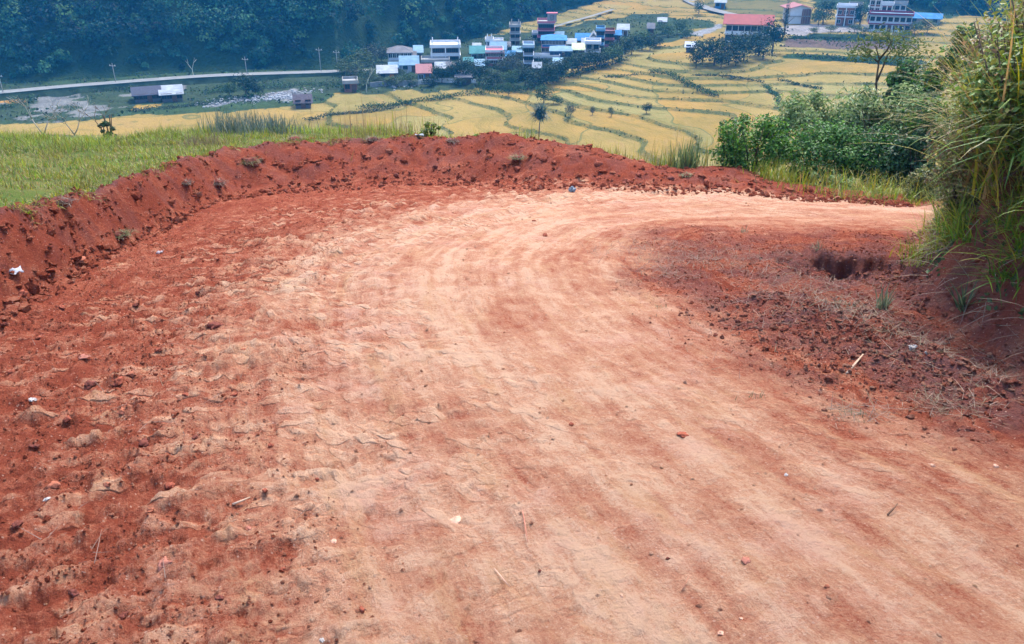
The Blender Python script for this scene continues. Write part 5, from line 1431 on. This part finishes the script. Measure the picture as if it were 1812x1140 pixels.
def bank_litter():
    n = 9000
    y = rng.uniform(2.6, 8.8, n); x = np.interp(y, FOOT[:, 1], FOOT[:, 0]) if False else rng.uniform(2.5, 7.5, n)
    q = near(x, y); k = (q['f'] > .08) & (q['f'] < .85); x, y = x[k], y[k]; n = len(x)
    c = palette(n, [(.16, .12, .10), (.22, .17, .13), (.10, .07, .06), (.12, .13, .05), (.30, .24, .18)])
    blades('hanging_roots', x, y, rng.uniform(.1, .38, n), rng.uniform(.003, .007, n), rng.uniform(.9, 2.0, n), rng.uniform(.1, .8, n), c, STRAWM, 'dry roots and dead grass hanging on the bank face',
           head=pi + rng.normal(size=n) * .7, nseg=3, dz=.01)
bank_litter()
def green_bits():
    n = 22000
    y = rng.uniform(2.6, 8.6, n); x = rng.uniform(2.5, 7.0, n); q = near(x, y)
    k = (q['f'] > .1) & (q['f'] < .9) & (fbm(x * 2.2, y * 2.2, 3, 190) > -.1); x, y = x[k], y[k]; n = len(x)
    P = np.stack([x, y, near_z(x, y) + rng.uniform(.0, .05, n)], 1)
    V_, F_ = cards(P, rng.normal(size=(n, 3)) * .5 + [-.7, -.5, .6], rng.uniform(.025, .06, n), .6)
    o = mesh_np('creeper', V_, F_, LEAF, dict(col=('FLOAT_COLOR', np.repeat(palette(n, [(.05, .09, .03), (.08, .11, .04), (.035, .06, .025)]), 4, 0))), smooth=False)
    tag(o, 'small green leaves creeping over the bank face', kind='stuff')
green_bits()
weed('blade leaved tuft growing out of the middle of the bank face', 1700, 552, 0, 48, 26, [(.14, .18, .09), (.10, .14, .07)], 'grass_tuft', 'grass tuft', .016, .8, .5, .02, on=hit_near(1705, 548))
weed('grey green leaf tuft at the pit\'s right edge', 1560, 548, 0, 46, 22, [(.16, .19, .12), (.12, .15, .09)], 'grass_tuft', 'grass tuft', .014, .5, .4, .03, on=hit_near(1560, 546))
weed('bright green tuft at the bank foot above the pit', 1632, 450, 0, 44, 110, [LIME, YEL], 'grass_tuft', 'grass tuft', .009, .8, .8, .08, on=hit_near(1630, 462))

# ------------------------------------------------------------------ stones, clods, litter on the road
ICO = np.array([(0, 0, 1), (.894, 0, .447), (.276, .851, .447), (-.724, .526, .447), (-.724, -.526, .447), (.276, -.851, .447), (.724, .526, -.447), (-.276, .851, -.447), (-.894, 0, -.447), (-.276, -.851, -.447), (.724, -.526, -.447), (0, 0, -1)])
ICF = np.array([(0, 1, 2), (0, 2, 3), (0, 3, 4), (0, 4, 5), (0, 5, 1), (1, 6, 2), (2, 7, 3), (3, 8, 4), (4, 9, 5), (5, 10, 1), (6, 7, 2), (7, 8, 3), (8, 9, 4), (9, 10, 5), (10, 6, 1), (11, 7, 6), (11, 8, 7), (11, 9, 8), (11, 10, 9), (11, 6, 10)])
def clod_batch(name, x, y, size, palv, label, sink=.15, darkv=.1):
    n = len(x); z = near_z(x, y)
    sc = size[:, None] * rng.uniform(.65, 1.35, (n, 3)) * [1, 1, .75]
    rot = rng.uniform(0, 6.28, n)
    U = ICO[None] * (1 + .28 * rng.normal(size=(n, 12, 1)).clip(-1.5, 1.5)) * sc[:, None]
    c, s_ = np.cos(rot)[:, None], np.sin(rot)[:, None]
    Xx = U[..., 0] * c - U[..., 1] * s_; Yy = U[..., 0] * s_ + U[..., 1] * c
    Vv = np.stack([Xx + x[:, None], Yy + y[:, None], U[..., 2] + (z + size * (.5 - sink))[:, None]], -1).reshape(-1, 3)
    F = (np.arange(n)[:, None, None] * 12 + ICF[None]).reshape(-1, 3)
    o = mesh_np(name, Vv, F, SOIL, dict(pale=('FLOAT', np.repeat(palv, 12)), dark=('FLOAT', np.full(n * 12, darkv)), st=('FLOAT_VECTOR', Vv * 3)), smooth=False)
    return tag(o, label, kind='stuff')
def ground_pale(x, y):
    q = near(x, y); return np.clip(.10 + .62 * np.exp(-(np.abs(q['d'] - .1) / (q['hw'] * 1.05)) ** 3.2) - .3 * q['torn'], 0, 1)
def scatter(n, r0, r1, a0, a1):
    a = np.radians(rng.uniform(a0, a1, n)); r = np.sqrt(rng.uniform(r0 ** 2, r1 ** 2, n)); return r * np.sin(a), r * np.cos(a)
x, y = scatter(90000, 1.2, 12.5, -42, 42); q = near(x, y)
k = (q['t'] < .05) & (q['f'] < 0) & (rng.random(len(x)) < .03 + .32 * q['loose'] ** 1.5 * sst(-.3, .4, fbm(x * 1.3, y * 1.3, 3, 200)))
x, y = x[k], y[k]; n = len(x); sz = .003 + .007 * rng.random(n) ** 2.5 + .008 * rng.random(n) ** 14
clod_batch('road_gravel', x, y, sz, np.clip(ground_pale(x, y) + .3 * rng.random(n) - .02, 0, .95), 'loose crumbs of soil and grit scattered over the road', .3, .0)
x, y = scatter(170000, 1.2, 9.0, -42, 30); q = near(x, y)
k = (q['t'] < 0) & (q['f'] < 0) & (rng.random(len(x)) < (.02 + .42 * q['loose'] + .25 * np.clip(q['lug'], 0, 1)) * sst(-.5, .3, fbm(x * 2.1, y * 2.1, 3, 205)))
x, y = x[k], y[k]; n = len(x); z = near_z(x, y); sz = .0025 + .006 * rng.random(n) ** 2.2
OCT = np.array([(1, 0, 0), (0, 1, 0), (-1, 0, 0), (0, -1, 0), (0, 0, 1), (0, 0, -1)]); OCF = np.array([(0, 1, 4), (1, 2, 4), (2, 3, 4), (3, 0, 4), (1, 0, 5), (2, 1, 5), (3, 2, 5), (0, 3, 5)])
U = OCT[None] * sz[:, None, None] * rng.uniform(.6, 1.5, (n, 6, 1)); a_ = rng.uniform(0, 6.28, n); ca, sa = np.cos(a_)[:, None], np.sin(a_)[:, None]
Vv = np.stack([U[..., 0] * ca - U[..., 1] * sa + x[:, None], U[..., 0] * sa + U[..., 1] * ca + y[:, None], U[..., 2] * .8 + (z + sz * .25)[:, None]], -1).reshape(-1, 3)
o = mesh_np('soil_crumbs', Vv, (np.arange(n)[:, None, None] * 6 + OCF[None]).reshape(-1, 3), SOIL, dict(pale=('FLOAT', np.repeat(np.clip(ground_pale(x, y) + .3 * rng.random(n), 0, 1), 6)), dark=('FLOAT', np.zeros(n * 6)), st=('FLOAT_VECTOR', Vv * 3)), smooth=False)
tag(o, 'fine crumbs of loose red soil', kind='stuff')
az = rng.uniform(-44, 27, 30000); tt = rng.uniform(-.45, 1.25, 30000); rt_ = np.interp(az, azT, rT); rc_ = np.interp(az, azC, rC); r = rt_ + tt * (rc_ - rt_)
cl = fbm(az * .9, tt * 4, 3, 201); k = rng.random(30000) < np.clip(.02 + 1.1 * np.maximum(cl, 0) ** 1.3 + .22 * (tt < .12), 0, .6)
az, r, tt = az[k], r[k], tt[k]; x, y = r * np.sin(np.radians(az)), r * np.cos(np.radians(az)); n = len(x)
clod_batch('berm_clods', x, y, .007 + .018 * rng.random(n) ** 2.2 + .045 * rng.random(n) ** 14, np.clip(.10 + .25 * rng.random(n), 0, 1), 'crumbled red clods covering the berm', .32, .0)
i = rng.random(3600) * (len(WIND) - 1.01); a = i.astype(int); B = WIND[a] * (1 - (i - a)[:, None]) + WIND[a + 1] * (i - a)[:, None]
x = B[:, 0] + rng.normal(size=3600) * .36; y = B[:, 1] + rng.normal(size=3600) * .25
x = np.concatenate([x, PITC[0] + rng.normal(size=900) * .5]); y = np.concatenate([y, PITC[1] + rng.normal(size=900) * .38])
k = near(x, y)['f'] < .1; x, y = x[k], y[k]; n = len(x)
clod_batch('windrow_clods', x, y, .004 + .011 * rng.random(n) ** 2.2 + .014 * rng.random(n) ** 10, np.clip(.2 + .42 * rng.random(n), 0, 1), 'dark lumpy soil scraped up beside the bank', .36, .5)
x, y = rng.uniform(2.6, 7, 9000), rng.uniform(2.5, 8.8, 9000); q = near(x, y); k = (q['f'] > -.1) & (q['f'] < .7); x, y = x[k], y[k]; n = len(x)
clod_batch('bank_clods', x, y, .008 + .022 * rng.random(n) ** 2.5, np.clip(.08 + .35 * rng.random(n), 0, 1), 'crumbs of earth on the bank face', .25, .5)

def straw():
    xs, ys = [], []
    for (px, py, sx, sy, k) in ((1120, 440, 45, 10, 170), (1230, 455, 70, 14, 420), (1330, 470, 70, 16, 380), (1180, 480, 40, 10, 150), (1420, 520, 60, 20, 400), (1500, 555, 60, 14, 420), (1620, 600, 70, 16, 420),
                                (1690, 640, 60, 14, 300), (1660, 720, 40, 10, 90), (1520, 735, 30, 8, 70), (1350, 560, 90, 40, 160), (1740, 700, 50, 25, 160), (330, 640, 200, 90, 60), (170, 1000, 60, 60, 9)):
        for j in range(int(k * 1.1)):
            q = on_plane(px + rng.normal() * sx, py + rng.normal() * sy); xs.append(q[0]); ys.append(q[1])
    x, y = np.array(xs), np.array(ys); n = len(x)
    c = palette(n, [(.17, .115, .09), (.22, .16, .125), (.12, .075, .06), (.15, .12, .075)])
    blades('dead_grass', x, y, rng.uniform(.04, .16, n), rng.uniform(.002, .004, n), rng.uniform(1.3, 1.62, n), rng.uniform(-.4, .3, n), c, STRAWM, 'dead grass and root litter strewn by the bank', nseg=3, dz=.012)
straw()

def rock_mesh(seed, flat=.6, amp=.5, sub=3):
    import bmesh
    bm = bmesh.new(); bmesh.ops.create_icosphere(bm, subdivisions=sub, radius=1)
    rs = np.random.default_rng(seed); off = rs.uniform(-50, 50, 3); pl = [(mathutils.Vector(v).normalized(), rs.uniform(.55, .85)) for v in rs.normal(size=(5, 3))]
    co = np.array([v.co[:] for v in bm.verts])
    for nrm, dd in pl:
        co -= np.maximum(co @ np.array(nrm) - dd, 0)[:, None] * np.array(nrm) * .85
    f = 1 + amp * fbm(co[:, 0] * 1.7 + off[0] + co[:, 2], co[:, 1] * 1.7 + off[1] - co[:, 2], 4, seed, .6)
    co *= f[:, None] * np.array([1, .8, flat])
    for v, c in zip(bm.verts, co): v.co = c
    return bm
STM = {'white': plain('white_stone', (.36, .33, .31), .8, .2, 30, .01), 'blue': plain('blue_grey_stone', (.24, .28, .31), .8, .25, 30, .01), 'brown': plain('brown_stone', (.30, .105, .062), .9, .35, 25, .01),
       'red': plain('red_clod', (.26, .075, .045), .95, .35, 35, .012), 'dark': plain('dark_clod', (.15, .048, .035), .95, .4, 35, .012), 'pale': plain('pale_clod', (.50, .29, .20), .95, .3, 30, .01), 'mauve': plain('mauve_clod', (.30, .12, .085), .95, .3, 30, .01)}
NS = [0]
def stone(px, py, spx, mat, label, cat='clod', flat=.6, name=None, sub=3, amp=.5):
    NS[0] += 1
    p = hit_near(px, py); dep = math.hypot(math.hypot(p[0], p[1]), EYE - p[2]); s = spx * dep / FPX / 2 * .66
    bm = rock_mesh(300 + NS[0], flat, amp, sub); me = bpy.data.meshes.new(name or cat)
    for v in bm.verts: v.co = v.co * s + mathutils.Vector((0, 0, s * flat * .12))
    bm.to_mesh(me); bm.free(); me.materials.append(STM[mat])
    for pl in me.polygons: pl.use_smooth = mat not in ('white', 'blue')
    o = bpy.data.objects.new(name or cat, me); C.objects.link(o); o.location = p; o.rotation_euler = (rng.uniform(-.2, .2), rng.uniform(-.2, .2), rng.uniform(0, 6.28))
    return tag(o, label, cat)
for a in ((1012, 339, 24, 'blue', 'blue grey angular stone at the far road edge below the berm', 'stone', .7), (1108, 324, 28, 'red', 'big red brown clod at the foot of the low berm', 'clod', .7),
          (137, 464, 34, 'brown', 'flat pale brown stone low on the left cut face', 'stone', .45), (1188, 318, 22, 'dark', 'dark clod in a hollow of the low berm', 'clod', .6),
          (380, 578, 40, 'dark', 'dark lump of soil between the tracks and the left cut', 'clod', .45), (95, 862, 32, 'brown', 'rounded brown clod beside the white chip', 'clod', .6),
          (84, 884, 15, 'white', 'white chip lying below the rounded brown clod', 'stone', .4), (148, 633, 28, 'mauve', 'flat greyish chip lying on loose red soil', 'stone', .25),
          (57, 708, 20, 'white', 'pale stone half sunk near the left edge', 'stone', .5), (290, 1000, 40, 'mauve', 'large mauve clod in the near left soil', 'clod', .5),
          (160, 682, 36, 'dark', 'dark clod, left one of a touching pair', 'clod', .5), (208, 676, 32, 'red', 'red clod, right one of a touching pair', 'clod', .5),
          (232, 664, 22, 'brown', 'small brown clod just above the touching pair', 'clod', .6), (1615, 616, 22, 'white', 'white stone in the soil heap near the bank', 'stone', .6),
          (1642, 626, 17, 'white', 'smaller white stone right of the other white stone', 'stone', .6), (1390, 842, 11, 'white', 'tiny white chip alone on the pale road', 'stone', .5),
          (1320, 992, 28, 'mauve', 'mauve flat clod on the near right of the road', 'clod', .35), (1463, 1040, 15, 'brown', 'small orange brown pebble near the mauve flat clod', 'pebble', .7),
          (1275, 1122, 18, 'pale', 'pale pebble at the bottom edge of the road', 'pebble', .6), (1312, 1097, 12, 'pale', 'little pale pebble right above the bottom one', 'pebble', .6),
          (1182, 990, 12, 'dark', 'dark round pebble on smooth pale soil', 'pebble', .7), (1208, 770, 34, 'red', 'flat red clod in the middle right of the road', 'clod', .3),
          (570, 1134, 16, 'white', 'white pebble at the bottom left of the road', 'pebble', .6), (440, 938, 20, 'mauve', 'greyish clod below the pale stick', 'clod', .5),
          (254, 786, 30, 'dark', 'dark crumbling clod in the deepest red soil', 'clod', .5), (1650, 825, 14, 'pale', 'pale pebble on the right track', 'pebble', .6),
          (1762, 826, 14, 'pale', 'pale pebble nearest the right edge', 'pebble', .6), (965, 418, 18, 'red', 'red clod alone on the far pale track', 'clod', .5),
          (945, 392, 12, 'red', 'small red clod beyond the lone one on the far track', 'clod', .5), (1010, 752, 18, 'red', 'red crumb cluster on the smooth middle of the road', 'clod', .5),
          (955, 1012, 10, 'dark', 'small dark pebble near the thin root', 'pebble', .6), (1100, 1057, 12, 'pale', 'pale pebble on the near middle of the road', 'pebble', .6),
          (40, 520, 26, 'red', 'red clod at the foot of the left cut', 'clod', .55), (300, 860, 26, 'red', 'red clod at the edge of the churned soil', 'clod', .5),
          (590, 960, 24, 'pale', 'pale broken crust piece left of the tracks', 'clod', .3), (805, 925, 44, 'pale', 'whitish flat crust patch in the near middle', 'clod', .12)):
    stone(*a)
for a in ((8, 575, 18), (70, 600, 22), (120, 745, 20), (215, 730, 24), (330, 700, 20), (60, 790, 22), (190, 860, 18), (345, 775, 20), (415, 700, 16), (480, 790, 18), (30, 930, 24), (130, 1050, 26), (220, 1090, 26), (390, 1060, 24),
          (500, 1010, 18), (470, 870, 16), (280, 620, 18), (350, 520, 14), (240, 540, 16), (110, 545, 18), (560, 850, 14), (640, 1080, 18), (20, 660, 18), (430, 620, 14), (265, 905, 22)):
    o = stone(*a, random.choice(('red', 'red', 'dark', 'brown')), 'small red brown clod lying in the loose left soil', 'clod', .5); o['group'] = 'small clods in the loose left soil'
for a in ((1060, 318, 20), (1130, 312, 20), (960, 318, 18), (880, 322, 16), (820, 318, 16), (700, 312, 16), (590, 318, 14), (1250, 322, 18), (1340, 335, 18), (1398, 338, 20), (915, 300, 18), (770, 296, 14), (1060, 292, 22), (980, 290, 16), (650, 280, 16), (850, 268, 16)):
    o = stone(*a, random.choice(('red', 'dark', 'red')), 'red clod lodged in the face of the berm', 'clod', .7); o['group'] = 'clods in the face of the berm'

# sods with grass, torn out of the meadow
def sod(px, py, spx, label, green=True):
    p = hit_near(px, py); dep = math.hypot(math.hypot(p[0], p[1]), EYE - p[2]); s = spx * dep / FPX / 2 * .8
    NS[0] += 1; e = thing('sod', label, 'sod', p)
    bm = rock_mesh(300 + NS[0], .6, .35, 2); me = bpy.data.meshes.new('soil')
    for v in bm.verts: v.co = v.co * s * .85 + mathutils.Vector((0, 0, s * .05))
    bm.to_mesh(me); bm.free(); me.materials.append(STM['dark']); inst('soil', me, e)
    n = 320; b = np.stack([rng.normal(size=n) * s * .5, rng.normal(size=n) * s * .45, np.full(n, s * .22)], 1)
    V_, F_, k = strips(b, rng.uniform(0, 6.28, n), rng.uniform(.3, 1.0, n) * s * 1.0, np.full(n, .007), rng.uniform(.7, 1.7, n), rng.uniform(.2, 1.0, n), 3)
    mesh_np('grass', V_, F_, GRASS, dict(col=('FLOAT_COLOR', np.repeat(palette(n, [OLV, (.10, .10, .035), (.16, .13, .06)] if green else [(.15, .10, .075), (.10, .06, .045), (.20, .14, .10)]), k, 0))), e, False)
sod(440, 290, 44, 'green grassy sod sliding down the berm face')
sod(212, 420, 40, 'olive grassy sod lying on the left cut face')
sod(385, 330, 36, 'grey dry sod with dead roots at the berm foot', False)
sod(328, 326, 24, 'small whitish tuft of dry roots left of the grey dry sod', False)
sod(522, 250, 34, 'grey turf lump on the crest of the berm', False)
sod(110, 362, 40, 'dark turf lump hanging at the left meadow edge', False)
sod(660, 250, 30, 'brown turf lump on the crest right of the grey turf', False)
sod(915, 285, 30, 'grey green sod high on the berm heap', True)
sod(800, 252, 26, 'upright dark sod sticking up on the berm crest', False)
sod(1215, 312, 22, 'little grassy sod on the low berm', True)

# scraps of litter
def scrap(px, py, spx, label, col):
    p = hit_near(px, py); dep = math.hypot(math.hypot(p[0], p[1]), EYE - p[2]); s = spx * dep / FPX
    n = 7; g_ = np.linspace(-.5, .5, n); X, Y = np.meshgrid(g_, g_); NS[0] += 1
    Z = .28 * fbm(X * 2.6 + NS[0] * 7, Y * 2.6, 3, 230 + NS[0]) + .25
    o = mesh_np('litter_scrap', np.stack([X.ravel() * s, Y.ravel() * s * .8, np.maximum(Z.ravel(), .02) * s], 1), grid_faces(n, n), plain('scrap', col, .6, .1, 20))
    md = o.modifiers.new('thick', 'SOLIDIFY'); md.thickness = .002
    o.location = p; o.rotation_euler = (.25, 0, rng.uniform(0, 6)); tag(o, label, 'litter')
scrap(30, 487, 18, 'white crumpled plastic scrap on the left cut face', (.36, .36, .39))
scrap(284, 450, 12, 'pale lilac scrap on the road below the cut', (.30, .25, .26))
scrap(742, 243, 14, 'pale blue scrap lying on the berm crest', (.24, .28, .30))
def stick(pa, pb, rad, label, col, name='stick'):
    a, b = hit_near(*pa), hit_near(*pb); m = (a + b) / 2 + [0, 0, .012]
    e = MB().tube([a + [0, 0, .006] , m, b + [0, 0, .02]], [rad, rad * .9, rad * .5], 6).build(name, plain('stick_wood', col, .8, .2, 20), None, True)
    tag(e, label, 'stick')
stick((1498, 664), (1526, 633), .008, 'pale straight stick leaning on the soil heap', (.40, .29, .21))
stick((412, 896), (444, 888), .005, 'short pale stick on red soil', (.36, .26, .19))
stick((925, 910), (934, 968), .002, 'thin curved root lying on the near road', (.40, .16, .11), 'root')
stick((1570, 914), (1586, 900), .004, 'short dark stick on the right track', (.16, .09, .06))
stick((875, 1010), (902, 1048), .002, 'thin pale root near the bottom of the road', (.50, .30, .22), 'root')
stick((168, 1000), (182, 945), .0014, 'grey dry stalk on the near left soil', (.22, .14, .11), 'stalk')
stick((1206, 1050), (1218, 1028), .002, 'thin reddish root on the near right road', (.35, .16, .10), 'root')
WD = [(.13, .15, .08), (.18, .17, .10), (.09, .12, .06)]
for px, py, h, lab in ((1340, 706, 16, 'tiny green weed on the right side of the road'), (1446, 440, 24, 'pale green weed at the pit\'s left'), (1318, 412, 16, 'faint green sprout on the far inner road'),
                       (1520, 738, 12, 'flattened dry weed below the pale stick'), (1660, 724, 14, 'flattened dry grass wisp at the right'), (1168, 545, 14, 'brown dry plant crumb on the inner track'),
                       (1500, 545, 24, 'yellow green weed in front of the pit')):
    weed(lab, px, py, 0, h, 26, WD, 'weed', 'weed', .004, 1.45, .5, .03, on=hit_near(px, py))
